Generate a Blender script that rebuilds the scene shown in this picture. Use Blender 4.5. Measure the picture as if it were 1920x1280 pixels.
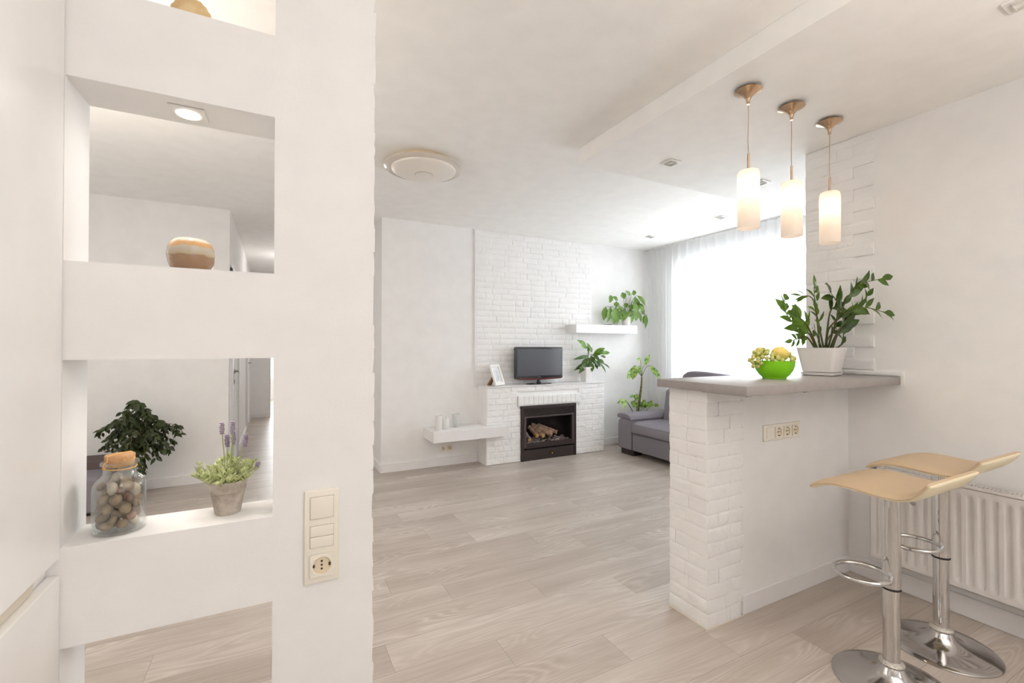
import bpy, bmesh, math, random
from mathutils import Vector, Matrix, noise
PI = math.pi
S = bpy.context.scene
C = S.collection
for o in list(bpy.data.objects):
    bpy.data.objects.remove(o)

# ---------------------------------------------------------------- camera
YAW, PITCH, ROLL, FPX = 0.478014, 0.0080822, 0.001516, 852.46
fw = Vector((math.sin(YAW) * math.cos(PITCH), math.cos(YAW) * math.cos(PITCH), math.sin(PITCH)))
r0 = Vector((math.cos(YAW), -math.sin(YAW), 0))
u0 = r0.cross(fw)
rt = math.cos(ROLL) * r0 + math.sin(ROLL) * u0
up = -math.sin(ROLL) * r0 + math.cos(ROLL) * u0
cd = bpy.data.cameras.new('camera')
cam = bpy.data.objects.new('camera', cd)
C.objects.link(cam)
cam.matrix_world = Matrix(((rt.x, up.x, -fw.x, 0), (rt.y, up.y, -fw.y, 0), (rt.z, up.z, -fw.z, 1.3), (0, 0, 0, 1)))
cd.sensor_width = 36
cd.lens = FPX / 1920 * 36
cd.clip_start = 0.02
cd.dof.use_dof = True
cd.dof.focus_distance = 3.0
cd.dof.aperture_fstop = 6.0
S.camera = cam

# ---------------------------------------------------------------- world, light, exposure
S.view_settings.view_transform = 'Standard'
S.view_settings.look = 'None'
S.view_settings.exposure = 0.15
S.view_settings.gamma = 1
S.view_settings.use_curve_mapping = False
w = bpy.data.worlds.new('sky')
S.world = w
w.use_nodes = True
bg = w.node_tree.nodes['Background']
bg.inputs[0].default_value = (0.93, 0.97, 1.0, 1)
bg.inputs[1].default_value = 1.6
S.cycles.diffuse_bounces = 8
S.cycles.max_bounces = 14
S.cycles.transparent_max_bounces = 16
S.cycles.sample_clamp_indirect = 6
S.cycles.caustics_reflective = False
S.cycles.caustics_refractive = False


def area(name, loc, rot, sx, sy, power, col):
    l = bpy.data.lights.new(name, 'AREA')
    l.shape = 'RECTANGLE'
    l.size, l.size_y, l.energy, l.color = sx, sy, power, col
    o = bpy.data.objects.new(name, l)
    C.objects.link(o)
    o.location = loc
    o.rotation_euler = rot
    return o


area('daylight_living', (4.95, 3.1, 1.55), (0, PI / 2, 0), 1.9, 2.6, 126, (0.93, 0.965, 1.0))
area('fill_kitchen_window', (1.3, -2.72, 1.6), (-PI / 2, 0, PI), 2.3, 1.6, 10, (0.93, 0.96, 1.0))  # added fill through an invented window behind the camera
area('fill_side_window', (-2.95, 3.3, 1.5), (0, -PI / 2, 0), 1.6, 2.0, 4, (0.97, 0.98, 1.0))  # added fill through an invented window left of the living room
area('daylight_hall', (0.2, 12.35, 1.4), (-PI / 2, 0, 0), 1.6, 2.0, 110, (1.0, 1.0, 1.0))

# ---------------------------------------------------------------- materials


def lin(c):
    return tuple(((v / 255) / 12.92 if v / 255 <= 0.04045 else ((v / 255 + 0.055) / 1.055) ** 2.4) for v in c) + (1,)


def mat(name, rgb, rough=0.5, metal=0.0, bump=0.0, bscale=60, rgb2=None, vscale=8, coat=0.0, spec=0.5, transl=0.0, stretch=None, emit=None):
    m = bpy.data.materials.new(name)
    m.use_nodes = True
    nt = m.node_tree
    b = nt.nodes['Principled BSDF']
    b.inputs['Base Color'].default_value = lin(rgb)
    b.inputs['Roughness'].default_value = rough
    b.inputs['Metallic'].default_value = metal
    b.inputs['Coat Weight'].default_value = coat
    b.inputs['Specular IOR Level'].default_value = spec
    if emit:
        b.inputs['Emission Color'].default_value = lin(emit[0])
        b.inputs['Emission Strength'].default_value = emit[1]
    tc = nt.nodes.new('ShaderNodeTexCoord')
    mp = nt.nodes.new('ShaderNodeMapping')
    nt.links.new(tc.outputs['Object'], mp.inputs[0])
    if stretch:
        mp.inputs['Scale'].default_value = stretch
    n = nt.nodes.new('ShaderNodeTexNoise')
    n.inputs['Scale'].default_value = vscale
    n.inputs['Detail'].default_value = 5
    nt.links.new(mp.outputs[0], n.inputs['Vector'])
    r = nt.nodes.new('ShaderNodeValToRGB')
    r.color_ramp.elements[0].position = 0.35
    r.color_ramp.elements[1].position = 0.65
    c2 = rgb2 or tuple(max(0, v * 0.985) for v in rgb)
    r.color_ramp.elements[0].color = lin(rgb)
    r.color_ramp.elements[1].color = lin(c2)
    nt.links.new(n.outputs['Fac'], r.inputs[0])
    nt.links.new(r.outputs[0], b.inputs['Base Color'])
    if bump:
        n2 = nt.nodes.new('ShaderNodeTexNoise')
        n2.inputs['Scale'].default_value = bscale
        n2.inputs['Detail'].default_value = 6
        nt.links.new(mp.outputs[0], n2.inputs['Vector'])
        bp = nt.nodes.new('ShaderNodeBump')
        bp.inputs['Strength'].default_value = bump
        bp.inputs['Distance'].default_value = 0.01
        nt.links.new(n2.outputs['Fac'], bp.inputs['Height'])
        nt.links.new(bp.outputs[0], b.inputs['Normal'])
    if transl:
        out = nt.nodes['Material Output']
        t = nt.nodes.new('ShaderNodeBsdfTranslucent')
        nt.links.new(r.outputs[0], t.inputs[0])
        mx = nt.nodes.new('ShaderNodeMixShader')
        mx.inputs[0].default_value = transl
        nt.links.new(b.outputs[0], mx.inputs[1])
        nt.links.new(t.outputs[0], mx.inputs[2])
        nt.links.new(mx.outputs[0], out.inputs[0])
    return m


def glassy(name, tint, transp=0.85, rough=0.02):
    """thin clear glass: mostly see-through, with a sharp reflection that grows at grazing angles"""
    m = bpy.data.materials.new(name)
    m.use_nodes = True
    nt = m.node_tree
    nt.nodes.remove(nt.nodes['Principled BSDF'])
    out = nt.nodes['Material Output']
    t = nt.nodes.new('ShaderNodeBsdfTransparent')
    t.inputs[0].default_value = tint
    g = nt.nodes.new('ShaderNodeBsdfGlossy')
    g.inputs['Roughness'].default_value = rough
    lw = nt.nodes.new('ShaderNodeLayerWeight')
    lw.inputs[0].default_value = 0.25
    mr = nt.nodes.new('ShaderNodeMath')
    mr.operation = 'MULTIPLY_ADD'
    mr.inputs[1].default_value = 0.55
    mr.inputs[2].default_value = 1 - transp - 0.1
    nt.links.new(lw.outputs['Facing'], mr.inputs[0])
    mx = nt.nodes.new('ShaderNodeMixShader')
    nt.links.new(mr.outputs[0], mx.inputs[0])
    nt.links.new(t.outputs[0], mx.inputs[1])
    nt.links.new(g.outputs[0], mx.inputs[2])
    nt.links.new(mx.outputs[0], out.inputs[0])
    return m


def sheer(name):
    m = bpy.data.materials.new(name)
    m.use_nodes = True
    nt = m.node_tree
    nt.nodes.remove(nt.nodes['Principled BSDF'])
    out = nt.nodes['Material Output']
    tc = nt.nodes.new('ShaderNodeTexCoord')
    wv = nt.nodes.new('ShaderNodeTexNoise')
    wv.inputs['Scale'].default_value = 400
    nt.links.new(tc.outputs['Object'], wv.inputs['Vector'])
    d = nt.nodes.new('ShaderNodeBsdfDiffuse')
    d.inputs[0].default_value = (0.86, 0.87, 0.88, 1)
    tl = nt.nodes.new('ShaderNodeBsdfTranslucent')
    tl.inputs[0].default_value = (0.9, 0.91, 0.92, 1)
    tp = nt.nodes.new('ShaderNodeBsdfTransparent')
    m1 = nt.nodes.new('ShaderNodeMixShader')
    m1.inputs[0].default_value = 0.62
    nt.links.new(d.outputs[0], m1.inputs[1])
    nt.links.new(tl.outputs[0], m1.inputs[2])
    ma = nt.nodes.new('ShaderNodeMath')
    ma.operation = 'MULTIPLY_ADD'
    ma.inputs[1].default_value = 0.3
    ma.inputs[2].default_value = 0.22
    nt.links.new(wv.outputs['Fac'], ma.inputs[0])
    m2 = nt.nodes.new('ShaderNodeMixShader')
    nt.links.new(ma.outputs[0], m2.inputs[0])
    nt.links.new(m1.outputs[0], m2.inputs[1])
    nt.links.new(tp.outputs[0], m2.inputs[2])
    nt.links.new(m2.outputs[0], out.inputs[0])
    return m


def floor_mat():
    m = bpy.data.materials.new('oak_laminate')
    m.use_nodes = True
    nt = m.node_tree
    N, L = nt.nodes, nt.links
    b = N['Principled BSDF']
    tc = N.new('ShaderNodeTexCoord')
    at = N.new('ShaderNodeAttribute')
    at.attribute_name = 'plank'
    off = N.new('ShaderNodeVectorMath')
    off.operation = 'MULTIPLY'
    off.inputs[1].default_value = (37, 19, 11)
    L.new(at.outputs['Color'], off.inputs[0])
    ad = N.new('ShaderNodeVectorMath')
    L.new(tc.outputs['Object'], ad.inputs[0])
    L.new(off.outputs[0], ad.inputs[1])

    def noi(scale, vec, detail=2, dist=0.0):
        mp = N.new('ShaderNodeMapping')
        mp.inputs['Scale'].default_value = vec
        L.new(ad.outputs[0], mp.inputs[0])
        n = N.new('ShaderNodeTexNoise')
        n.inputs['Scale'].default_value = scale
        n.inputs['Detail'].default_value = detail
        n.inputs['Distortion'].default_value = dist
        L.new(mp.outputs[0], n.inputs['Vector'])
        return n.outputs['Fac']

    def mth(op, a, bb=None, cc=None):
        k = N.new('ShaderNodeMath')
        k.operation = op
        for i, v in enumerate((a, bb, cc)):
            if v is None:
                continue
            if isinstance(v, (int, float)):
                k.inputs[i].default_value = v
            else:
                L.new(v, k.inputs[i])
        return k.outputs[0]

    base = noi(1.0, (1.1, 6.5, 1), 1.5, 0.15)           # growth figure: its contours are the cathedral grain
    fine = noi(1.0, (5, 160, 1), 3)
    broad = noi(1.0, (0.7, 9, 1), 2)
    patch = noi(1.0, (1.6, 3.2, 1), 1)
    ring = mth('PINGPONG', mth('MULTIPLY', base, 38), 1.0)
    ring = mth('POWER', ring, 1.6)
    pm = N.new('ShaderNodeMapRange')
    pm.inputs['From Min'].default_value = 0.42
    pm.inputs['From Max'].default_value = 0.66
    L.new(patch, pm.inputs['Value'])
    ringm = mth('MULTIPLY', ring, pm.outputs[0])
    val = mth('ADD', mth('MULTIPLY', ringm, 0.3), mth('MULTIPLY', broad, 0.55))
    val = mth('ADD', val, mth('MULTIPLY', fine, 0.32))
    sep = N.new('ShaderNodeSeparateColor')
    L.new(at.outputs['Color'], sep.inputs[0])
    val = mth('ADD', val, mth('MULTIPLY', sep.outputs[2], 0.14))
    r = N.new('ShaderNodeValToRGB')
    r.color_ramp.elements[0].position = 0.22
    r.color_ramp.elements[1].position = 0.84
    r.color_ramp.elements[0].color = lin((152, 139, 127))
    r.color_ramp.elements[1].color = lin((204, 195, 187))
    L.new(val, r.inputs[0])
    L.new(r.outputs[0], b.inputs['Base Color'])
    b.inputs['Roughness'].default_value = 0.38
    b.inputs['Specular IOR Level'].default_value = 0.45
    bp = N.new('ShaderNodeBump')
    bp.inputs['Strength'].default_value = 0.08
    bp.inputs['Distance'].default_value = 0.004
    L.new(val, bp.inputs['Height'])
    L.new(bp.outputs[0], b.inputs['Normal'])
    return m


WALL = mat('white_wall_paint', (238, 237, 236), 0.85, bump=0.05, bscale=120)
CEIL = mat('white_ceiling_paint', (247, 246, 244), 0.9)
BRICK = mat('white_stone_brick', (239, 238, 237), 0.8, bump=0.35, bscale=55)
TRIM = mat('white_skirting', (236, 234, 234), 0.45)
GLOSSW = mat('white_cabinet_front', (241, 240, 239), 0.3)
FLOOR = floor_mat()
SLAB = mat('plank_joint', (120, 108, 96), 0.9)
PLASTICW = mat('cream_plastic', (238, 233, 221), 0.35)
SOCK = mat('cream_socket', (226, 213, 186), 0.4)
HOLE = mat('dark_hole', (60, 48, 38), 0.8)
COUNTER = mat('grey_worktop', (154, 148, 145), 0.4, bump=0.03, bscale=300, rgb2=(147, 141, 138), vscale=30)
CHROME = mat('chrome', (208, 207, 206), 0.06, 1.0)
CHROMEB = mat('chrome_base', (190, 188, 187), 0.1, 1.0)
BRONZE = mat('brushed_bronze', (206, 178, 150), 0.24, 1.0, rgb2=(192, 164, 136), vscale=30)
LEATHER = mat('beige_leather', (200, 177, 145), 0.5, bump=0.12, bscale=160)
LEATHERLIT = mat('beige_leather_lit', (232, 220, 188), 0.45, bump=0.1, bscale=160)  # same beige leather, painted paler for the light on the seat back
BLACKM = mat('black_iron', (62, 52, 50), 0.45, 0.35)
BLACKD = mat('firebox_black', (38, 31, 29), 0.8)
GOLD = mat('brass_knob', (214, 176, 92), 0.22, 1.0)
LOG = mat('log_bark', (120, 88, 68), 0.8, bump=0.5, bscale=70, rgb2=(178, 150, 128), vscale=25)
LOGEND = mat('log_end', (206, 170, 98), 0.7, rgb2=(176, 130, 72), vscale=60)
LOGASH = mat('log_ash', (150, 132, 134), 0.85, bump=0.5, bscale=60, rgb2=(116, 98, 98), vscale=30)
EMBER = mat('ash_coal', (112, 98, 98), 0.9, bump=0.5, bscale=60, rgb2=(168, 152, 150), vscale=40)
TVB = mat('tv_black_gloss', (30, 27, 28), 0.12, coat=0.4)
TVS = mat('tv_screen', (74, 74, 80), 0.28, coat=0.3)
TVR = mat('tv_red_gloss', (110, 38, 36), 0.18, coat=0.4)
TVG = mat('tv_grey_mark', (128, 126, 126), 0.4)
WOODB = mat('brown_easel', (150, 108, 66), 0.6, rgb2=(126, 88, 54), vscale=30)
FRAMEW = mat('white_frame', (238, 236, 232), 0.4)
PRINT = mat('grey_print', (196, 200, 204), 0.5, rgb2=(232, 234, 236), vscale=18)
POTW = mat('white_pot', (232, 228, 226), 0.4)
SOIL = mat('dark_soil', (58, 42, 34), 0.95, bump=0.6, bscale=120)
POTG = mat('grey_stone_pot', (150, 139, 128), 0.9, bump=0.5, bscale=60, rgb2=(188, 178, 168), vscale=26)
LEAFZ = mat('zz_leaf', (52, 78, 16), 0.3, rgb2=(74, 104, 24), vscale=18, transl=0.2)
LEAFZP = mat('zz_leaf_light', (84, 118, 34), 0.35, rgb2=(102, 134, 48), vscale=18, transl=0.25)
STEMZ = mat('zz_stem', (82, 62, 40), 0.5, rgb2=(76, 92, 40), vscale=12)
LEAFD = mat('dark_green_leaf', (54, 84, 28), 0.35, rgb2=(82, 114, 46), vscale=22, transl=0.2)
LEAFY = mat('yellow_green_leaf', (120, 158, 40), 0.35, rgb2=(70, 112, 34), vscale=26, transl=0.25)
LEAFS = mat('drooping_leaf', (92, 130, 48), 0.4, rgb2=(126, 158, 78), vscale=16, transl=0.25)
LEAFV = mat('variegated_leaf', (62, 112, 34), 0.35, rgb2=(176, 200, 104), vscale=34, transl=0.25)
LEAFF = mat('weeping_fig_leaf', (40, 50, 18), 0.4, rgb2=(58, 72, 28), vscale=14, transl=0.12)
STEMG = mat('green_stem', (96, 116, 62), 0.5, rgb2=(80, 92, 50), vscale=20)
TRUNK = mat('brown_trunk', (122, 96, 68), 0.8, bump=0.4, bscale=60, rgb2=(90, 70, 48), vscale=24)
CANE = mat('ringed_cane', (126, 116, 66), 0.7, rgb2=(74, 70, 40), vscale=1, stretch=(1, 1, 42))
LAVL = mat('lavender_leaf', (150, 160, 100), 0.8, rgb2=(206, 212, 160), vscale=70, transl=0.2)
LAVF = mat('lavender_flower', (128, 110, 134), 0.85, rgb2=(160, 144, 166), vscale=90)
LAVS = mat('lavender_stem', (150, 156, 112), 0.8)
FABRIC = mat('grey_sofa_fabric', (140, 135, 142), 0.95, bump=0.25, bscale=500, rgb2=(131, 126, 133), vscale=200, spec=0.2)
FABRICB = mat('brown_grey_fabric', (108, 96, 94), 0.95, bump=0.25, bscale=500, spec=0.2)
DARKWOOD = mat('dark_wood', (48, 36, 34), 0.5)
CORK = mat('cork', (200, 158, 114), 0.8, bump=0.3, bscale=160, rgb2=(178, 136, 94), vscale=60)
STRING = mat('jute_string', (214, 170, 108), 0.8)
PEB = [mat('pebble_%s' % n, c, 0.55, bump=0.2, bscale=90, rgb2=c2, vscale=40) for n, c, c2 in (
    ('beige', (168, 146, 120), (138, 116, 92)), ('rosy', (166, 130, 110), (140, 104, 88)), ('brown', (126, 98, 78), (98, 74, 58)),
    ('pale', (206, 194, 176), (184, 168, 150)), ('orange', (190, 128, 88), (164, 104, 68)))]
GLASS = glassy('clear_glass', (0.97, 0.985, 0.98, 1), 0.86)
PANE = glassy('window_glass', (0.98, 0.99, 0.99, 1), 0.88)
FROST = mat('frosted_glass', (240, 240, 238), 0.35, transl=0.4)
WAX = mat('white_wax', (244, 243, 240), 0.5, transl=0.25)
BOWL = mat('green_plastic', (158, 228, 44), 0.3, transl=0.4)
QUINCE = mat('yellow_quince', (234, 206, 110), 0.5, bump=0.1, bscale=40, rgb2=(220, 198, 110), vscale=16)
GRAPE = mat('green_grape', (224, 222, 142), 0.3, rgb2=(206, 206, 118), vscale=30, transl=0.3)
RAD = mat('white_radiator', (232, 227, 224), 0.4)
SLOT = mat('radiator_slot', (92, 80, 74), 0.8)
STEEL = mat('satin_steel', (168, 164, 160), 0.35, 0.9)
CURTAIN = sheer('sheer_white_fabric')
OPAL = mat('opal_glass', (250, 246, 240), 0.3, transl=0.45, emit=((255, 222, 196), 0.12))
BULB = mat('warm_bulb', (255, 240, 220), 0.4, emit=((255, 226, 190), 8))
LEDW = mat('white_spot_lens', (255, 250, 240), 0.4, emit=((255, 246, 230), 9))
DIFF = mat('lamp_diffuser', (236, 230, 222), 0.35)
DLW = mat('white_downlight', (232, 230, 226), 0.4)
DLG = mat('grey_downlight_slot', (206, 204, 198), 0.5)
VASE = bpy.data.materials.new('banded_glaze')
VASE.use_nodes = True
_nt = VASE.node_tree
_b = _nt.nodes['Principled BSDF']
_tc = _nt.nodes.new('ShaderNodeTexCoord')
_no = _nt.nodes.new('ShaderNodeTexNoise')
_no.inputs['Scale'].default_value = 45
_nt.links.new(_tc.outputs['Object'], _no.inputs['Vector'])
_sx = _nt.nodes.new('ShaderNodeSeparateXYZ')
_nt.links.new(_tc.outputs['Object'], _sx.inputs[0])
_ma = _nt.nodes.new('ShaderNodeMath')
_ma.operation = 'MULTIPLY_ADD'
_ma.inputs[1].default_value = 0.012
_nt.links.new(_no.outputs['Fac'], _ma.inputs[0])
_nt.links.new(_sx.outputs[2], _ma.inputs[2])
_mr = _nt.nodes.new('ShaderNodeMapRange')
_mr.inputs['From Max'].default_value = 0.078
_nt.links.new(_ma.outputs[0], _mr.inputs['Value'])
_cr = _nt.nodes.new('ShaderNodeValToRGB')
_cr.color_ramp.elements[0].color = lin((138, 108, 84))
_cr.color_ramp.elements[0].position = 0.0
_cr.color_ramp.elements[1].color = lin((226, 214, 196))
_cr.color_ramp.elements[1].position = 0.98
for p_, c_ in ((0.52, (140, 112, 86)), (0.58, (172, 158, 134)), (0.76, (176, 168, 156)), (0.82, (196, 152, 104)), (0.9, (200, 160, 112))):
    e_ = _cr.color_ramp.elements.new(p_)
    e_.color = lin(c_)
_nt.links.new(_mr.outputs[0], _cr.inputs[0])
_nt.links.new(_cr.outputs[0], _b.inputs['Base Color'])
_b.inputs['Roughness'].default_value = 0.18
SHELL = mat('cream_shell', (222, 196, 150), 0.35, rgb2=(200, 166, 116), vscale=30)

# ---------------------------------------------------------------- mesh helpers


class MB:
    """collects geometry for ONE mesh object"""

    def __init__(s):
        s.v, s.f, s.mi = [], [], []

    def add(s, verts, faces, mi=0):
        o = len(s.v)
        s.v += [tuple(v) for v in verts]
        s.f += [tuple(i + o for i in f) for f in faces]
        s.mi += [mi] * len(faces)
        return s

    def box(s, x0, x1, y0, y1, z0, z1, mi=0):
        v = [(x, y, z) for x in (x0, x1) for y in (y0, y1) for z in (z0, z1)]
        return s.add(v, [(0, 1, 3, 2), (4, 6, 7, 5), (0, 4, 5, 1), (2, 3, 7, 6), (0, 2, 6, 4), (1, 5, 7, 3)], mi)

    def rbox(s, x0, x1, y0, y1, z0, z1, r, seg=3, mi=0):
        bm = bmesh.new()
        bmesh.ops.create_cube(bm, size=1)
        for v in bm.verts:
            v.co = Vector(((x0 + x1) / 2 + v.co.x * (x1 - x0), (y0 + y1) / 2 + v.co.y * (y1 - y0), (z0 + z1) / 2 + v.co.z * (z1 - z0)))
        bmesh.ops.bevel(bm, geom=bm.edges[:], offset=r, segments=seg, profile=0.5, affect='EDGES')
        bm.verts.index_update()
        s.add([v.co[:] for v in bm.verts], [tuple(v.index for v in f.verts) for f in bm.faces], mi)
        bm.free()
        return s

    def lathe(s, prof, seg=32, c=(0, 0, 0), mi=0, sx=1, sy=1, mat3=None):
        v, f = [], []
        n = len(prof)
        for k in range(seg):
            a = 2 * PI * k / seg
            for (r, z) in prof:
                p = Vector((r * math.cos(a) * sx, r * math.sin(a) * sy, z))
                if mat3:
                    p = mat3 @ p
                v.append((p.x + c[0], p.y + c[1], p.z + c[2]))
        for k in range(seg):
            k2 = (k + 1) % seg
            for i in range(n - 1):
                f.append((k * n + i, k2 * n + i, k2 * n + i + 1, k * n + i + 1))
        if prof[0][0] > 1e-5:
            f.append(tuple(k * n for k in reversed(range(seg))))
        if prof[-1][0] > 1e-5:
            f.append(tuple(k * n + n - 1 for k in range(seg)))
        return s.add(v, f, mi)

    def tube(s, pts, rad, seg=8, mi=0, closed=False):
        pts = [Vector(p) for p in pts]
        n = len(pts)
        if not isinstance(rad, (list, tuple)):
            rad = [rad] * n
        v, f = [], []
        nrm = None
        for i, p in enumerate(pts):
            if closed:
                t = pts[(i + 1) % n] - pts[i - 1]
            else:
                t = pts[min(i + 1, n - 1)] - pts[max(i - 1, 0)]
            t = t.normalized() if t.length > 1e-9 else Vector((0, 0, 1))
            if nrm is None:
                nrm = t.cross(Vector((0.31, 0.77, 0.55))).normalized()
            nrm = (nrm - t * nrm.dot(t))
            nrm = nrm.normalized() if nrm.length > 1e-6 else t.orthogonal().normalized()
            bn = t.cross(nrm)
            for k in range(seg):
                a = 2 * PI * k / seg
                v.append(p + (nrm * math.cos(a) + bn * math.sin(a)) * rad[i])
        rng = n if closed else n - 1
        for i in range(rng):
            j = (i + 1) % n
            for k in range(seg):
                k2 = (k + 1) % seg
                f.append((i * seg + k, i * seg + k2, j * seg + k2, j * seg + k))
        if not closed:
            f.append(tuple(reversed(range(seg))))
            f.append(tuple((n - 1) * seg + k for k in range(seg)))
        return s.add(v, f, mi)

    def prism(s, poly, axis, a, b, mi=0):
        """extrude a 2-D outline along an axis ('x','y','z') from a to b"""
        def P(u, w, t):
            return {'x': (t, u, w), 'y': (u, t, w), 'z': (u, w, t)}[axis]
        n = len(poly)
        v = [P(u, w_, a) for u, w_ in poly] + [P(u, w_, b) for u, w_ in poly]
        f = [tuple(range(n)), tuple(reversed(range(n, 2 * n)))]
        for i in range(n):
            j = (i + 1) % n
            f.append((i, i + n, j + n, j))
        return s.add(v, f, mi)

    def leaf(s, p0, p1, wd, face, bend=0.15, fold=0.25, seg=6, shape=0.9, mi=0, sag=None):
        """a leaf blade from p0 to p1; face = the way its upper side looks"""
        p0, p1, face = Vector(p0), Vector(p1), Vector(face)
        d = p1 - p0
        L = d.length
        if L < 1e-5:
            return s
        t = d / L
        side = t.cross(face)
        side = side.normalized() if side.length > 1e-5 else t.orthogonal().normalized()
        nn = side.cross(t).normalized()
        v, f = [], []
        for i in range(seg + 1):
            q = i / seg
            c = p0 + d * q + nn * (bend * L * 4 * q * (1 - q) * 0.5)
            if sag:
                c = c + Vector((0, 0, -sag * L * q * q))
            hw = wd * 0.5 * math.sin(PI * min(1, max(0, q)) ** shape) if 0 < q < 1 else 0.0008
            up_ = nn * (fold * hw)
            v += [c - side * hw + up_, c, c + side * hw + up_]
        for i in range(seg):
            a = i * 3
            f += [(a, a + 1, a + 4, a + 3), (a + 1, a + 2, a + 5, a + 4)]
        return s.add(v, f, mi)

    def ball(s, c, r, sub=2, sq=(1, 1, 1), mi=0, jit=0.0, seed=0, rot=None):
        bm = bmesh.new()
        bmesh.ops.create_icosphere(bm, subdivisions=sub, radius=1)
        vs = []
        for v in bm.verts:
            p = Vector((v.co.x * sq[0], v.co.y * sq[1], v.co.z * sq[2])) * r
            if jit:
                p *= 1 + jit * noise.noise(v.co * 1.6 + Vector((seed, seed * 0.7, 0)))
            if rot:
                p = rot @ p
            vs.append(p + Vector(c))
        bm.verts.index_update()
        s.add(vs, [tuple(v.index for v in f.verts) for f in bm.faces], mi)
        bm.free()
        return s

    def build(s, name, mats, parent=None, smooth=True, angle=35, bevel=0, loc=None):
        me = bpy.data.meshes.new(name)
        me.from_pydata(s.v, [], s.f)
        if not isinstance(mats, (list, tuple)):
            mats = [mats]
        for m in mats:
            me.materials.append(m)
        me.polygons.foreach_set('material_index', s.mi)
        bm = bmesh.new()
        bm.from_mesh(me)
        bmesh.ops.recalc_face_normals(bm, faces=bm.faces[:])
        bm.to_mesh(me)
        bm.free()
        if smooth:
            me.polygons.foreach_set('use_smooth', [True] * len(me.polygons))
            me.set_sharp_from_angle(angle=math.radians(angle))
        me.update()
        o = bpy.data.objects.new(name, me)
        C.objects.link(o)
        if parent:
            o.parent = parent
        if loc:
            o.location = loc
        if bevel:
            b = o.modifiers.new('edge', 'BEVEL')
            b.width = bevel
            b.segments = 2
            b.limit_method = 'ANGLE'
            b.angle_limit = math.radians(40)
        return o


def tag(o, label=None, cat=None, group=None, kind=None):
    if label:
        o['label'] = label
    if cat:
        o['category'] = cat
    if group:
        o['group'] = group
    if kind:
        o['kind'] = kind
    return o


def thing(name, label, cat, loc=(0, 0, 0), rz=0, group=None):
    o = bpy.data.objects.new(name, None)
    o.empty_display_size = 0.1
    C.objects.link(o)
    o.location = loc
    o.rotation_euler = (0, 0, rz)
    return tag(o, label, cat, group)


def struct(name, mb, m, **k):
    return tag(mb.build(name, m, **k), kind='structure')


def copy_tree(o, parent=None):
    c = o.copy()
    C.objects.link(c)
    if parent:
        c.parent = parent
    for ch in list(o.children):
        copy_tree(ch, c)
    return c


def spl(pts, n=6):
    """smooth curve through points (Catmull-Rom)"""
    P = [Vector(p) for p in pts]
    if len(P) < 3:
        return [P[0].lerp(P[-1], i / n) for i in range(n + 1)]
    out = []
    for i in range(len(P) - 1):
        a, b, c, d = P[max(i - 1, 0)], P[i], P[i + 1], P[min(i + 2, len(P) - 1)]
        for k in range(n):
            t = k / n
            out.append(0.5 * ((2 * b) + (c - a) * t + (2 * a - 5 * b + 4 * c - d) * t * t + (3 * b - a - 3 * c + d) * t ** 3))
    out.append(P[-1])
    return out


def stone(mb, org, u, vv, n, rows, thick=0.010, rel=0.006, gap=0.0002, step=0.013, seed=0):
    """split-face stone bricks: each (u0,u1,v0,v1) becomes a rough raised pad"""
    org, u, vv, n = Vector(org), Vector(u), Vector(vv), Vector(n)
    for bi, (a0, a1, b0, b1) in enumerate(rows):
        a0 += gap
        a1 -= gap
        b0 += gap
        b1 -= gap
        ku, kv = max(2, int((a1 - a0) / step)), max(2, int((b1 - b0) / step))
        e = 0.0022
        qu = [0.0] + [e + (a1 - a0 - 2 * e) * i / ku for i in range(ku + 1)] + [a1 - a0]
        qv = [0.0] + [e + (b1 - b0 - 2 * e) * i / kv for i in range(kv + 1)] + [b1 - b0]
        nu, nv = len(qu) - 1, len(qv) - 1
        V, F = [], []
        sd = Vector((bi * 7.31 + seed, bi * 3.17, seed * 1.7))
        tone = thick * (1 + 0.3 * noise.noise(sd))
        an = noise.noise(sd + Vector((3, 3, 3))) * 2.4
        c_, s_ = math.cos(an), math.sin(an)
        for i in range(nu + 1):
            for j in range(nv + 1):
                A, B = a0 + qu[i], b0 + qv[j]
                x = Vector(((A * c_ + B * s_) * 9, (B * c_ - A * s_) * 30, 0)) + sd
                h = tone + rel * (noise.noise(x * 0.7) * 0.8 + (0.5 - abs(noise.noise(x * 1.3 + Vector((5, 2, 1))))) * 0.9)
                if i in (0, nu) or j in (0, nv):
                    h -= 0.0013
                V.append(org + u * A + vv * B + n * max(h, 0.002))
        W = nv + 1
        for i in range(nu):
            for j in range(nv):
                F.append((i * W + j, (i + 1) * W + j, (i + 1) * W + j + 1, i * W + j + 1))
        rim = [i * W for i in range(nu + 1)] + [nu * W + j for j in range(1, W)] + [i * W + nv for i in range(nu - 1, -1, -1)] + [j for j in range(nv - 1, 0, -1)]
        k0 = len(V)
        for r in rim:
            i, j = divmod(r, W)
            V.append(org + u * (a0 + qu[i]) + vv * (b0 + qv[j]))
        m = len(rim)
        for k in range(m):
            F.append((rim[k], k0 + k, k0 + (k + 1) % m, rim[(k + 1) % m]))
        mb.add(V, F)
    return mb


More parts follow.
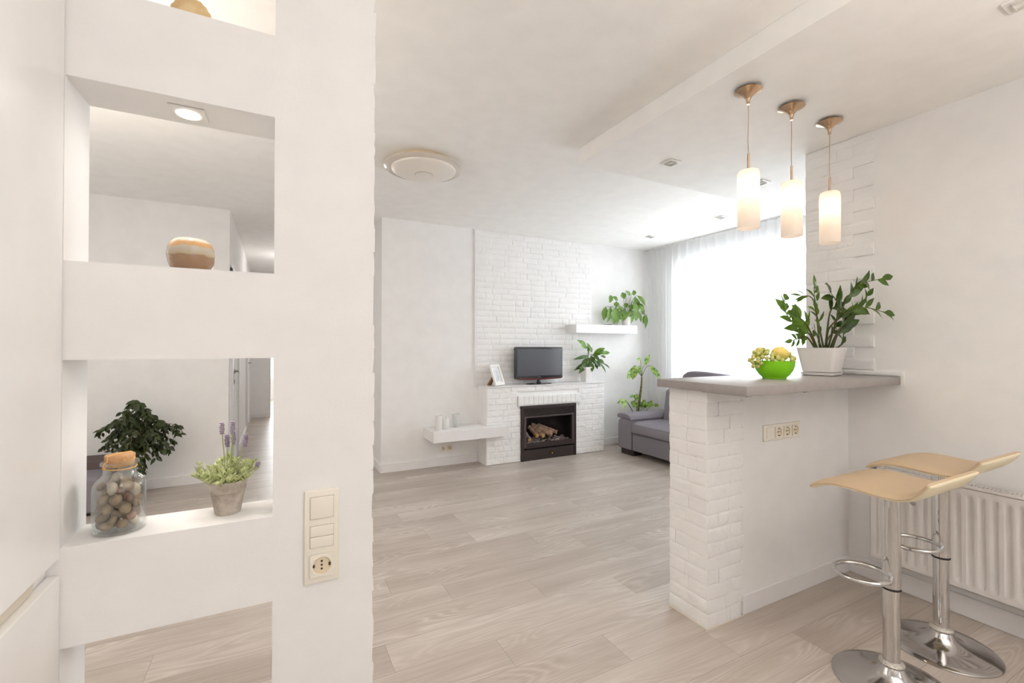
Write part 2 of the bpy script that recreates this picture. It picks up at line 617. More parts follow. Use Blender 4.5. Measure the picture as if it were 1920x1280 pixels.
def courses(w0, w1, z0, z1, rowh, lens, seed, off=0.5, holes=()):
    rnd = random.Random(seed)
    rows = []
    z, r = z0, 0
    while z < z1 - 0.01:
        zt = min(z + rowh, z1)
        x = w0 - (rnd.random() * max(lens) * off if r % 2 else 0)
        while x < w1 - 0.012:
            L = rnd.choice(lens)
            a, b = max(x, w0), min(x + L, w1)
            if w1 - b < 0.04:
                b = w1
            segs = [(a, b)]
            for (h0, h1, g0, g1) in holes:
                if zt > g0 + 0.005 and z < g1 - 0.005:
                    ns = []
                    for (s0, s1) in segs:
                        if s1 <= h0 or s0 >= h1:
                            ns.append((s0, s1))
                        else:
                            if s0 < h0 - 0.01:
                                ns.append((s0, h0))
                            if s1 > h1 + 0.01:
                                ns.append((h1, s1))
                    segs = ns
            for (s0, s1) in segs:
                if s1 - s0 > 0.012:
                    rows.append((s0, s1, z, zt))
            x = b if b == w1 else x + L
        z = zt
        r += 1
    return rows




def at(x, y, Y):
    """the point at depth Y that shows at photo pixel (x, y)"""
    d = fw + rt * ((x - 960) / FPX) - up * ((y - 640) / FPX)
    return Vector((0, 0, 1.3)) + d * (Y / d.y)


# ================================================================ THE SETTING
YD0, YD1 = 1.25, 1.39          # divider between kitchen and living room
XL = -0.389                    # cabinet / jamb plane
XR = 2.957                     # kitchen right wall
YB = 4.707                     # fireplace wall
YF = 5.144                     # far wall
ZC = 2.6

# --- floor: individual planks in one mesh over a dark slab
fb = MB()
fb.box(-2.75, 4.72, -2.6, 12.4, -0.06, -0.0025, 1)
pid = []
rnd = random.Random(4)
PW, PLN = 0.189, 1.257
joint = {0: 1.307, 1: 0.867, 2: 0.425, 3: 1.245, 4: 0.807, 5: 0.54, 6: 1.539, 7: 1.182, 8: 0.925}
yb0 = 1.634 - PW
nslab = len(fb.f)
for k in range(-22, 57):
    y = yb0 + k * PW
    if y > 12.35 or y + PW < -2.6:
        continue
    j = joint.get(k, (1.307 - 0.43 * k + rnd.uniform(-0.1, 0.1)) % PLN)
    x = j - PLN * 5
    while x < 4.72:
        a, b = max(x, -2.75), min(x + PLN, 4.72)
        if b - a > 0.01:
            g = 0.0005
            fb.add([(a + g, y + g, 0), (b - g, y + g, 0), (b - g, y + PW - g, 0), (a + g, y + PW - g, 0)], [(0, 1, 2, 3)], 0)
            pid.append((rnd.random(), rnd.random(), rnd.random(), 1))
        x += PLN
fl = struct('floor', fb, [FLOOR, SLAB], smooth=False)
ca = fl.data.color_attributes.new('plank', 'FLOAT_COLOR', 'CORNER')
ci = 0
npl = 0
for p in fl.data.polygons:
    if p.index < nslab:
        col = (0, 0, 0, 1)
    else:
        col = pid[p.index - nslab]
    for li in p.loop_indices:
        ca.data[li].color = col
for p in fl.data.polygons:
    if p.index >= nslab and p.normal.z < 0:
        p.flip()

struct('ceiling', MB().box(-2.75, 4.75, -2.6, 12.4, ZC, 2.75), CEIL, smooth=False)
struct('ceiling_dropped', MB().box(1.77, 4.6, -2.5, 2.47, 2.5, ZC - 0.001), CEIL, smooth=False)

# --- divider wall with its ladder of openings
dv = MB()
dv.box(-0.006, 0.224, YD0, YD1, 0, ZC)
for z0, z1 in ((0, 0.1), (0.679, 0.884), (1.268, 1.473), (1.856, 2.056), (2.45, ZC)):
    dv.box(XL, -0.006, YD0, YD1, z0, z1)
dv.box(-2.7, XL, YD0, YD1, 0, ZC)
stone(dv, (0.224, YD0, 0), (0, 1, 0), (0, 0, 1), (1, 0, 0), courses(0, YD1 - YD0, 0, ZC, 0.0645, (0.2,), 3), 0.007, 0.004, seed=2)
struct('wall_divider', dv, WALL, smooth=False)

# --- fireplace wall, far wall, window wall, corridor
struct('wall_back', MB().box(0.947, 4.6, YB, YB + 0.14, 0, ZC), WALL, smooth=False)
struct('wall_far', MB().box(-2.7, -0.406, YF, YF + 0.1, 0, ZC), WALL, smooth=False)
wl = MB().box(-2.82, -2.7, YD1, 2.3, 0, ZC).box(-2.82, -2.7, 4.3, YF, 0, ZC).box(-2.82, -2.7, 2.3, 4.3, 0, 0.7).box(-2.82, -2.7, 2.3, 4.3, 2.3, ZC)
struct('wall_living_left', wl, WALL, smooth=False)
wy0, wy1, wz0, wz1 = 1.95, 4.244, 0.75, 2.36
ww = MB()
ww.box(4.6, 4.78, 1.55, wy0, 0, ZC).box(4.6, 4.78, wy1, YB + 0.14, 0, ZC)
ww.box(4.6, 4.78, wy0, wy1, 0, wz0).box(4.6, 4.78, wy0, wy1, wz1, ZC)
struct('wall_window', ww, WALL, smooth=False)
struct('wall_living_near', MB().box(XR, 4.6, 1.55, 1.674, 0, ZC - 0.1), WALL, smooth=False)
struct('wall_right', MB().box(XR, 3.1, -2.5, 1.55, 0, 2.5), WALL, smooth=False)
kb = MB()
kb.box(-1.05, 0.15, -2.62, -2.5, 0, ZC).box(2.45, 3.1, -2.62, -2.5, 0, ZC).box(0.15, 2.45, -2.62, -2.5, 0, 0.85).box(0.15, 2.45, -2.62, -2.5, 2.35, ZC)
struct('wall_kitchen_back', kb, WALL, smooth=False)
struct('wall_kitchen_left', MB().box(-1.15, -1.05, -2.62, YD0, 0, ZC), WALL, smooth=False)
cl = MB()
D1, D2 = (5.27, 6.12), (7.95, 8.75)
cl.box(-0.5, -0.406, YF + 0.1, D1[0], 0, ZC).box(-0.5, -0.406, D1[1], D2[0], 0, ZC).box(-0.5, -0.406, D2[1], 9.27, 0, ZC)
for a, b in (D1, D2):
    cl.box(-0.5, -0.406, a, b, 2.02, ZC)
struct('wall_corridor_left', cl, WALL, smooth=False)
struct('wall_corridor_right', MB().box(0.947, 1.05, YB + 0.14, 12.3, 0, ZC), WALL, smooth=False)
struct('wall_corridor_end', MB().box(-0.5, -0.09, 9.27, 9.37, 0, ZC).box(0.7, 0.947, 9.27, 9.37, 0, ZC).box(-0.09, 0.7, 9.27, 9.37, 2.2, ZC), WALL, smooth=False)
struct('wall_end_room', MB().box(-2, -1.9, 9.37, 12.3, 0, ZC).box(-2, -0.55, 12.2, 12.3, 0, ZC).box(0.9, 0.947, 12.2, 12.3, 0, ZC).box(-0.55, 0.9, 12.2, 12.3, 0, 0.45).box(-0.55, 0.9, 12.2, 12.3, 2.4, ZC).box(-1.9, -0.5, 9.27, 9.37, 0, ZC), WALL, smooth=False)


def window(name, axis, a0, a1, z0, z1, p0, p1, mull):
    """frame with panes; axis 'y' = the window lies along Y at x p0..p1, 'x' = along X at y p0..p1"""
    f = MB()
    t = 0.06

    def bx(mb, u0, u1, w0, w1, q0, q1):
        if axis == 'y':
            mb.box(q0, q1, u0, u1, w0, w1)
        else:
            mb.box(u0, u1, q0, q1, w0, w1)
    bx(f, a0, a1, z0, z0 + t, p0, p1)
    bx(f, a0, a1, z1 - t, z1, p0, p1)
    xs = [a0] + mull + [a1]
    for i, x in enumerate(xs):
        lo = x if i == 0 else (x - t if i == len(xs) - 1 else x - t * 0.6)
        bx(f, lo, lo + (t if i in (0, len(xs) - 1) else 1.2 * t), z0 + t, z1 - t, p0, p1)
    o = tag(f.build(name, TRIM, smooth=False, bevel=0.004), kind='structure')
    pm = (p0 + p1) / 2
    for i in range(len(xs) - 1):
        g = MB()
        bx(g, xs[i] + 0.03, xs[i + 1] - 0.03, z0 + t * 0.8, z1 - t * 0.8, pm - 0.003, pm + 0.003)
        g.build('pane', PANE, o, smooth=False)
    return o


window('window_1', 'y', wy0, wy1, wz0, wz1, 4.66, 4.73, [2.7, 3.5])
window('added_window_left', 'y', 2.3, 4.3, 0.7, 2.3, -2.8, -2.73, [3.3])  # unseen window, added to bring in extra light from the left
window('added_window_kitchen', 'x', 0.15, 2.45, 0.85, 2.35, -2.6, -2.54, [1.3])  # unseen window behind the camera, added for its fill light
window('window_3', 'x', -0.55, 0.9, 0.45, 2.4, 12.22, 12.28, [0.2])
struct('trim_1', MB().rbox(4.45, 4.6, wy0 - 0.05, wy1 + 0.05, wz0 - 0.03, wz0 - 0.001, 0.006), TRIM)

for i, (a, b) in enumerate((D1, D2)):
    d = MB().box(-0.452, -0.424, a + 0.03, b - 0.03, 0.006, 1.985)
    for z0, z1 in ((0.15, 0.85), (1.0, 1.85)):
        d.box(-0.426, -0.418, a + 0.13, b - 0.13, z0, z1)
    o = tag(d.build('door_%d' % (i + 1), TRIM, smooth=False, bevel=0.004), kind='structure')
    c = MB()
    for s0, s1 in ((a - 0.07, a + 0.012), (b - 0.012, b + 0.07)):
        c.box(-0.406, -0.386, s0, s1, 0, 2.06)
        c.box(-0.386, -0.378, s0 + 0.02, s1 - 0.03, 0, 2.05)
    c.box(-0.406, -0.386, a - 0.07, b + 0.07, 2.0, 2.08)
    c.build('door_casing', TRIM, o, smooth=False, bevel=0.004)
    h = MB()
    yh = b - 0.09
    h.lathe([(0.024, 0), (0.024, 0.008), (0.011, 0.012), (0.010, 0.05), (0, 0.05)], 20, (-0.424, yh, 1.0), mat3=Matrix.Rotation(PI / 2, 3, 'Y'))
    h.tube([(-0.378, yh, 1.0), (-0.374, yh - 0.03, 1.0), (-0.373, yh - 0.11, 1.0)], 0.009, 10)
    h.lathe([(0.024, 0), (0.024, 0.008), (0, 0.01)], 20, (-0.424, yh, 0.88), mat3=Matrix.Rotation(PI / 2, 3, 'Y'))
    h.build('door_handle', STEEL, o)


def skirting(name, pts, h=0.09, t=0.013):
    """pts: list of (x0,y0,x1,y1,nx,ny) runs; n = the way the board faces"""
    m = MB()
    for x0, y0, x1, y1, nx, ny in pts:
        xa, xb = sorted((x0, x1 + nx * t if x0 == x1 else x1))
        ya, yb_ = sorted((y0, y1 + ny * t if y0 == y1 else y1))
        m.box(xa, xb, ya, yb_, 0.0005, h)
    return tag(m.build(name, TRIM, smooth=False, bevel=0.003), kind='structure')


skirting('baseboard_back', [(0.947, YB, 2.0, YB, 0, -1), (3.61, YB, 4.6, YB, 0, -1), (0.947, YB - 0.013, 0.947, 9.2, -1, 0)])
skirting('baseboard_far', [(-2.7, YF, -0.406, YF, 0, -1)])
skirting('baseboard_corridor', [(-0.406, D1[1] + 0.07, -0.406, D2[0] - 0.07, 1, 0), (-0.406, D2[1] + 0.07, -0.406, 9.27, 1, 0), (-0.392, 9.27, -0.09, 9.27, 0, -1)])
skirting('baseboard_bar', [(2.006, 1.453, XR - 0.014, 1.453, 0, -1)], 0.092)
skirting('baseboard_right', [(XR, -2.5, XR, 1.453, -1, 0)], 0.098)
skirting('baseboard_window', [(4.6, 1.68, 4.6, YB - 0.014, -1, 0)])

# --- half wall under the bar, with its stone end pillar
bar = struct('wall_bar', MB().box(1.764, XR, 1.453, 1.664, 0, 1.093), WALL, smooth=False)
bk = MB()
stone(bk, (1.764, 1.664, 0), (0, -1, 0), (0, 0, 1), (-1, 0, 0), courses(0, 0.223, 0.004, 1.093, 0.0645, (0.115, 0.2, 0.115), 11), 0.011, 0.007, seed=4)
fr = []
z, k = 0.004, 0
while z < 1.09:
    zt = min(z + 0.0645, 1.093)
    e = (1.985, 2.006, 1.99, 2.008)[k % 4]
    s_ = (1.905, 1.87, 1.91, 1.83)[k % 4]
    fr += [(-0.012, s_ - 1.764, z, zt), (s_ - 1.764, e - 1.764, z, zt)]
    z = zt
    k += 1
stone(bk, (1.764, 1.453, 0), (1, 0, 0), (0, 0, 1), (0, -1, 0), fr, 0.012, 0.007, seed=9)
o = bk.build('brick_cladding', BRICK, bar, angle=50)
MB().box(1.752, 2.006, 1.438, 1.442, 0, 0.006).box(1.75, 1.756, 1.442, 1.664, 0, 0.006).build('sealant_bead', mat('sealant', (226, 216, 200), 0.7), bar, smooth=False)
# --- stone quoins at the free end of the right wall
q = MB()
rows = []
z, k = 1.165, 0
while z < 2.49:
    zt = min(z + 0.0645, 2.498)
    e = 0.356 if k % 2 == 0 else 0.256
    s_ = 0.12 if k % 2 == 0 else 0.17
    rows += [(-0.008, s_, z, zt), (s_, e, z, zt)]
    z = zt
    k += 1
rows += [(-0.008, 0.2, 1.138, 1.163), (0.2, 0.49, 1.138, 1.163)]
stone(q, (XR, 1.674, 0), (0, -1, 0), (0, 0, 1), (-1, 0, 0), rows, 0.010, 0.0055, seed=21)
q.box(XR - 0.008, XR, 1.182, 1.2, 1.09, 1.16)
q.build('brick_cladding', BRICK, bpy.data.objects['wall_right'], angle=50)
# --- stone panel above the fireplace with its edge trim
p = MB()
stone(p, (1.978, YB, 0), (1, 0, 0), (0, 0, 1), (0, -1, 0), courses(0, 1.6, 0.85, ZC - 0.002, 0.0645, (0.1, 0.2, 0.3, 0.2), 31), 0.007, 0.005, step=0.022, seed=31)
p.build('brick_cladding', BRICK, bpy.data.objects['wall_back'], angle=50)
struct('trim_2', MB().box(1.962, 1.978, YB - 0.018, YB, 0.845, ZC), TRIM, smooth=False)

# ================================================================ KITCHEN SIDE
# --- tall cabinet on the left
cb = thing('tall_cabinet', 'tall white kitchen cabinet at the left edge with a grooved drawer front', 'cabinet', (-0.7, 0.75, 0))
X = XL + 0.7
MB().box(-0.34, X - 0.022, -0.5, 0.497, 0.0, 2.595).build('body', GLOSSW, cb, smooth=False)
MB().box(X - 0.02, X, -0.5, 0.497, 0.866, 2.59).build('door', GLOSSW, cb, smooth=False, bevel=0.0015)
dr = MB().box(X - 0.02, X, -0.5, 0.497, 0.1, 0.832).build('drawer', GLOSSW, cb, smooth=False, bevel=0.0015)
MB().prism([(X - 0.021, 0.834), (X - 0.021, 0.864), (X - 0.006, 0.864), (X - 0.014, 0.85), (X - 0.016, 0.834)], 'y', -0.5, 0.425).build('grip_profile', mat('cream_grip', (222, 214, 198), 0.5), dr, smooth=False)
MB().box(-0.34, X - 0.05, -0.5, 0.497, 0.0, 0.098).build('plinth', GLOSSW, cb, smooth=False)

# --- switches and sockets


def socket_insert(parent, c, turn=0.0):
    """square socket plate with a round well, facing -Y; c = centre of the plate's front"""
    x, y, z = c
    hs, r, dp, n = 0.028, 0.0212, 0.0042, 40
    V, F = [], []
    for k in range(n):
        a = 2 * PI * k / n
        ca_, sa_ = math.cos(a), math.sin(a)
        m = hs / max(abs(ca_), abs(sa_))
        V += [(x + ca_ * m, y + 0.003, z + sa_ * m), (x + ca_ * m, y, z + sa_ * m), (x + ca_ * 0.0268, y, z + sa_ * 0.0268), (x + ca_ * 0.0258, y - 0.0016, z + sa_ * 0.0258),
              (x + ca_ * (r + 0.001), y - 0.0016, z + sa_ * (r + 0.001)), (x + ca_ * r, y - 0.0005, z + sa_ * r)]
    for k in range(n):
        j = (k + 1) % n
        for q in range(5):
            F.append((k * 6 + q, j * 6 + q, j * 6 + q + 1, k * 6 + q + 1))
    o = MB().add(V, F).build('socket_plate', PLASTICW, parent)
    V, F = [], []
    for k in range(n):
        a = 2 * PI * k / n
        V += [(x + math.cos(a) * r, y - 0.0005, z + math.sin(a) * r), (x + math.cos(a) * r * 0.97, y + dp, z + math.sin(a) * r * 0.97)]
    for k in range(n):
        j = (k + 1) % n
        F.append((k * 2, j * 2, j * 2 + 1, k * 2 + 1))
    F.append(tuple(k * 2 + 1 for k in range(n)))
    MB().add(V, F).build('socket_well', SOCK, o)
    R = Matrix.Rotation(PI / 2, 3, 'X')
    h = MB()
    for dz in (-0.0095, 0, 0.0095):
        h.lathe([(0.0026, 0), (0.0026, 0.001), (0, 0.001)], 14, (x + math.sin(turn) * dz, y + dp - 0.0001, z + math.cos(turn) * dz), mat3=R)
    ca_, sa_ = math.cos(turn), math.sin(turn)
    for sg in (-1, 1):
        cx, cz = x + sg * (r - 0.002) * ca_, z - sg * (r - 0.002) * sa_
        h.box(cx - 0.003, cx + 0.003, y + 0.0002, y + dp - 0.0004, cz - 0.0032, cz + 0.0032)
    tag(h.build('socket_contacts', HOLE, o, smooth=False))


sw = thing('switch_panel', 'cream upright panel of two light switches over a power socket on the white divider wall', 'switch', (0.104, YD0, 0.819))
W2, H2 = 0.0405, 0.1165
MB().rbox(-W2, W2, -0.009, -0.0005, -H2, H2, 0.003).build('frame', PLASTICW, sw)
MB().rbox(-0.027, 0.027, -0.0125, -0.008, 0.045, 0.099, 0.002).build('rocker', PLASTICW, sw)
MB().rbox(-0.027, 0.027, -0.0125, -0.008, 0.0005, 0.027, 0.0015).build('rocker', PLASTICW, sw)
MB().rbox(-0.027, 0.027, -0.0125, -0.008, -0.027, -0.0005, 0.0015).build('rocker', PLASTICW, sw)
b_ = MB()
for z0, z1 in ((0.0443, 0.0997), (-0.0277, 0.0277)):
    b_.box(-0.0277, 0.0277, -0.0096, -0.0088, z0, z1)
b_.build('rocker_gap', mat('gap_shadow_plastic', (150, 138, 118), 0.7), sw, smooth=False)
socket_insert(sw, (0, -0.0138, -0.072))

so = thing('socket_strip', 'cream strip of one switch and three sockets on the wall under the bar top', 'socket', (2.323, 1.453, 0.858))
MB().rbox(-0.152, 0.152, -0.009, -0.0005, -0.0405, 0.0405, 0.003).build('frame', PLASTICW, so)
MB().rbox(-0.134, -0.08, -0.0125, -0.008, -0.027, 0.027, 0.002).build('rocker', PLASTICW, so)
for k in range(3):
    xk = -0.036 + 0.071 * k
    socket_insert(so, (xk, -0.0138, 0), turn=PI / 2)

wo = thing('wall_outlet', 'small double power socket on the wall below the low floating shelf', 'socket', (1.637, YB, 0.187))
MB().rbox(-0.076, 0.076, -0.009, -0.0005, -0.0405, 0.0405, 0.003).build('frame', PLASTICW, wo)
for k in range(2):
    xk = -0.0355 + 0.071 * k
    socket_insert(wo, (xk, -0.0138, 0), turn=0.6)

# --- bar worktop
ct = thing('bar_worktop', 'grey bar worktop resting on the half wall and white stone pillar', 'countertop', (2.3, 1.44, 1.0935))
MB().rbox(1.692 - 2.3, XR - 0.012 - 2.3, 1.198 - 1.44, 1.69 - 1.44, 0.0, 0.0395, 0.004, 2).build('slab', COUNTER, ct)
for bx in (1.715, 2.12):
    m = MB().box(bx - 2.3, bx + 0.03 - 2.3, 1.215 - 1.44, 1.436 - 1.44, -0.005, -0.0005)
    m.lathe([(0.004, 0), (0.004, 0.003), (0, 0.003)], 10, (bx + 0.015 - 2.3, 1.225 - 1.44, -0.008))
    m.build('bracket', STEEL, ct, smooth=False)


# --- bar stools
def stool(label, loc, group):
    t = thing('bar_stool', label, 'stool', loc, 0, group)
    MB().lathe([(0.19, 0.0), (0.19, 0.004), (0.186, 0.0075), (0.15, 0.012), (0.11, 0.019), (0.08, 0.03), (0.06, 0.043), (0.047, 0.058), (0.04, 0.072), (0.036, 0.076), (0.0, 0.076)], 72).build('base', CHROMEB, t)
    MB().lathe([(0.0285, 0.072), (0.039, 0.074), (0.041, 0.082), (0.037, 0.09), (0.0285, 0.093)], 40).build('collar', mat('clear_collar', (216, 210, 202), 0.2, 0.6, bump=0.5, bscale=200) if 'clear_collar' not in bpy.data.materials else bpy.data.materials['clear_collar'], t)
    MB().lathe([(0.0272, 0.078), (0.0272, 0.45), (0, 0.45)], 40).build('post', CHROME, t)
    MB().lathe([(0.0275, 0.364), (0.0312, 0.365), (0.0312, 0.371), (0.0275, 0.372)], 40).build('seal_ring', BLACKD, t)
    MB().lathe([(0.0276, 0.372), (0.0305, 0.373), (0.0305, 0.742), (0.0, 0.742)], 40).build('sleeve', CHROME, t)
    # foot ring
    ax = Vector((-0.89, 0.456, 0)).normalized()
    sd = Vector((-ax.y, ax.x, 0))
    zc, cen, rr = 0.425, ax * 0.113, 0.09
    pts = []
    for k in range(48):
        a = 2 * PI * k / 48
        pp = cen + ax * (rr * math.cos(a)) + sd * (rr * math.sin(a) * (1.0 if math.sin(a) < 0 else 0.94))
        pts.append((pp.x, pp.y, zc))
    MB().tube(pts, 0.0085, 12, closed=True).build('footrest', CHROME, t)
    lv = MB().tube([(0.02, -0.015, 0.728), (0.055, -0.03, 0.708), (0.078, -0.04, 0.69)], 0.006, 10)
    lv.ball((0.078, -0.04, 0.69), 0.0075, 2)
    lv.build('lever', STEEL, t)
    # seat: waved pad, drooping at the front (+Y), turned up at the back
    prof = [(0.19, 0.731), (0.178, 0.741), (0.15, 0.754), (0.11, 0.764), (0.06, 0.767), (0.0, 0.764), (-0.06, 0.762), (-0.10, 0.765), (-0.128, 0.774), (-0.15, 0.789), (-0.168, 0.808), (-0.182, 0.829), (-0.188, 0.838)]
    P = spl([Vector((0, a, b)) for a, b in prof], 3)
    n = len(P)

    def sheet(lift, inset, thick_fn, mb, nu=14):
        V, F = [], []
        for i, c in enumerate(P):
            q_ = i / (n - 1)
            ed = min(q_, 1 - q_)
            hw = 0.2 - inset - 0.012 * max(0, 1 - ed / 0.05) ** 2
            tg = (P[min(i + 1, n - 1)] - P[max(i - 1, 0)]).normalized()
            nn = Vector((0, -tg.z, tg.y))
            if nn.z < 0:
                nn = -nn
            for j in range(nu + 1):
                s_ = -1 + 2 * j / nu
                V.append(Vector((s_ * hw, c.y, c.z)) + nn * (lift + thick_fn(s_, q_)))
        W = nu + 1
        for i in range(n - 1):
            for j in range(nu):
                F.append((i * W + j, (i + 1) * W + j, (i + 1) * W + j + 1, i * W + j + 1))
        return V, F, W, nu

    def pad(mb, lift, inset, top, bot):
        V1, F1, W, nu = sheet(lift, inset, top, mb)
        V2, F2, _, _ = sheet(lift, inset, bot, mb)
        o0 = len(V1)
        F = F1 + [tuple(i + o0 for i in reversed(f)) for f in F2]
        rim = [j for j in range(W)] + [i * W + nu for i in range(1, n)] + [(n - 1) * W + j for j in range(nu - 1, -1, -1)] + [i * W for i in range(n - 2, 0, -1)]
        m = len(rim)
        for k in range(m):
            F.append((rim[k], rim[(k + 1) % m], rim[(k + 1) % m] + o0, rim[k] + o0))
        mb.add(V1 + V2, F)
        return mb

    def puff(s_, q_):
        e = min(1 - abs(s_), min(q_, 1 - q_) * 2)
        return 0.004 + 0.009 * min(1, e / 0.22) ** 0.5
    pad(MB(), 0.0, 0.0, puff, lambda a, b: 0.0).build('seat', LEATHER, t, angle=60)
    pad(MB(), 0.0, 0.004, lambda a, b: -0.0005, lambda a, b: -0.006 - 0.006 * min(1, min(1 - abs(a), min(b, 1 - b) * 2) / 0.2) ** 0.5).build('seat_back_shell', LEATHERLIT, t, angle=60)
    rim = []
    for i, c in enumerate(P):
        rim.append((-0.2 + 0.012 * max(0, 1 - min(i, n - 1 - i) / (n - 1) / 0.05) ** 2, c.y, c.z + 0.001))
    rim2 = [(-x, y, z) for x, y, z in reversed(rim)]
    MB().tube(rim + rim2, 0.0022, 6, closed=True).build('seat_piping', LEATHER, t)
    return t


s1 = stool('beige leather bar stool with chrome post, the nearer of the two, below the worktop corner', (2.11, 0.89, 0), 'bar stools')
s2 = copy_tree(s1)
s2.location = (2.56, 0.90, 0)
for ch in s2.children:                     # the farther stool is raised a little
    if ch.name.split('.')[0] in ('sleeve', 'seal_ring', 'footrest', 'lever', 'seat', 'seat_back_shell', 'seat_piping'):
        ch.location.z += 0.02
s2['label'] = 'beige leather bar stool with chrome post, the farther one right beside the radiator'

# --- radiator
XF = XR - 0.1
ra = thing('radiator', 'white ribbed panel radiator on the wall behind the bar stools', 'radiator', (XR - 0.055, 0.6, 0.162))
ra_y0, ra_y1 = -0.55, 0.699
pm_ = MB()
V, F = [], []
ny = 230
zs = [0.0, 0.018, 0.03, 0.05, 0.42, 0.442, 0.456, 0.474]
for i in range(ny + 1):
    y = ra_y0 + 0.0 + (ra_y1 - ra_y0) * i / ny
    ph = ((y - ra_y0) % 0.0415) / 0.0415
    g = 1 / (1 + math.exp(-(abs(ph - 0.5) - 0.22) * 40))
    edge = 1 if (y - ra_y0 < 0.035 or ra_y1 - y < 0.03) else 0
    for z in zs:
        fl_ = 1 if (z < 0.035 or z > 0.44) else 0
        d = 0.0 if (fl_ or edge) else 0.012 * (1 - g)
        V.append((-0.045 + d, y, z))
W = len(zs)
for i in range(ny):
    for j in range(W - 1):
        F.append((i * W + j, (i + 1) * W + j, (i + 1) * W + j + 1, i * W + j + 1))
pm_.add(V, F)
pm_.box(-0.031, -0.028, ra_y0, ra_y1, 0.0, 0.47)
pm_.box(-0.045, -0.03, ra_y1 - 0.001, ra_y1, 0, 0.474).box(-0.045, -0.03, ra_y0, ra_y0 + 0.001, 0, 0.474).box(-0.045, -0.03, ra_y0, ra_y1, 0.472, 0.474).box(-0.045, -0.03, ra_y0, ra_y1, 0, 0.002)
pm_.build('front_panel', RAD, ra, angle=40)
MB().box(0.012, 0.028, ra_y0 + 0.01, ra_y1 - 0.01, 0.02, 0.46).build('rear_panel', RAD, ra, smooth=False)
gr = MB()
gy = ra_y0 + 0.03
gr.box(-0.045, -0.033, ra_y0, ra_y1, 0.474, 0.486).box(0.024, 0.034, ra_y0, ra_y1, 0.474, 0.486)
k = 0
while gy < ra_y1 - 0.02:
    if k % 10 == 9:
        gr.box(-0.033, 0.024, gy, gy + 0.012, 0.48, 0.486)
        gy += 0.012
    V = [(-0.033, gy, 0.48), (0.024, gy + 0.0, 0.48), (0.024, gy + 0.006, 0.48), (-0.033, gy + 0.006, 0.48)]
    gr.box(-0.033, 0.024, gy, gy + 0.0065, 0.48, 0.486)
    gy += 0.0135
    k += 1
gr.box(-0.033, -0.022, ra_y0, ra_y1, 0.48, 0.486).box(0.014, 0.024, ra_y0, ra_y1, 0.48, 0.486).box(-0.045, 0.034, ra_y1 - 0.03, ra_y1, 0.478, 0.486)
gr.build('top_grille', RAD, ra, smooth=False)
MB().box(-0.03, 0.012, ra_y0 + 0.03, ra_y1 - 0.03, 0.30, 0.445).build('convector_fins', SLOT, ra, smooth=False)
MB().box(-0.03, 0.034, ra_y1 - 0.004, ra_y1, 0.015, 0.478).build('side_cover', RAD, ra, smooth=False)
MB().box(-0.03, 0.034, ra_y0, ra_y0 + 0.004, 0.015, 0.478).build('side_cover', RAD, ra, smooth=False)
for y_ in (-0.4, 0.42):
    MB().box(0.028, 0.0545, y_, y_ + 0.06, 0.1, 0.44).build('wall_mount', RAD, ra, smooth=False)

# --- pendants
def pendant(label, loc):
    t = thing('pendant_lamp', label, 'lamp', loc, 0, 'pendant lamps over the bar')
    MB().lathe([(0.0, 0.0), (0.045, 0.0), (0.045, -0.013), (0.0, -0.013)], 36).build('ceiling_mount', BRONZE, t)
    MB().lathe([(0.0, -0.011), (0.058, -0.011), (0.0605, -0.0125), (0.053, -0.0165), (0.036, -0.024), (0.022, -0.034), (0.012, -0.047), (0.0078, -0.058), (0.0072, -0.074), (0.0, -0.074)], 48).build('canopy', BRONZE, t)
    MB().tube([(0, 0, -0.08), (0.001, 0, -0.15), (-0.0012, 0.001, -0.23), (0, 0, -0.31)], 0.0022, 8).build('cord', mat('clear_cord', (196, 170, 150), 0.3) if 'clear_cord' not in bpy.data.materials else bpy.data.materials['clear_cord'], t)
    MB().tube([(0, 0, -0.305), (0, 0, -0.388)], 0.0055, 14).build('rod', BRONZE, t)
    MB().lathe([(0.0, -0.384), (0.036, -0.384), (0.043, -0.388), (0.0465, -0.398), (0.0475, -0.41), (0.0475, -0.652), (0.0455, -0.655), (0.0435, -0.652), (0.0435, -0.412), (0.04, -0.396), (0.0, -0.392)], 48).build('shade', OPAL, t)
    sk = MB().lathe([(0.0, -0.392), (0.016, -0.392), (0.016, -0.44), (0.0, -0.44)], 20).build('lamp_holder', DLW, t)
    MB().lathe([(0.0, -0.438), (0.011, -0.44), (0.013, -0.445), (0.013, -0.448), (0.0, -0.449)], 20).build('bulb', BULB, t)
    return t


p1 = pendant('frosted glass pendant lamp over the bar, leftmost of three, nearest the dropped ceiling edge', (1.951, 1.371, 2.4995))
p2 = copy_tree(p1)
p2.location = (2.278, 1.367, 2.4995)
p2['label'] = 'frosted glass pendant lamp over the bar, the middle one of the three'
p3 = copy_tree(p1)
p3.location = (2.61, 1.365, 2.4995)
p3['label'] = 'frosted glass pendant lamp, rightmost of three, in front of the stone clad wall end'
for px_ in (p1, p2, p3):
    l = bpy.data.lights.new('pendant_light', 'POINT')
    l.energy = 6.5
    l.color = (1.0, 0.83, 0.70)
    l.shadow_soft_size = 0.03
    lo = bpy.data.objects.new('pendant_light', l)
    C.objects.link(lo)
    lo.location = (px_.location.x, px_.location.y, 2.4995 - 0.48)


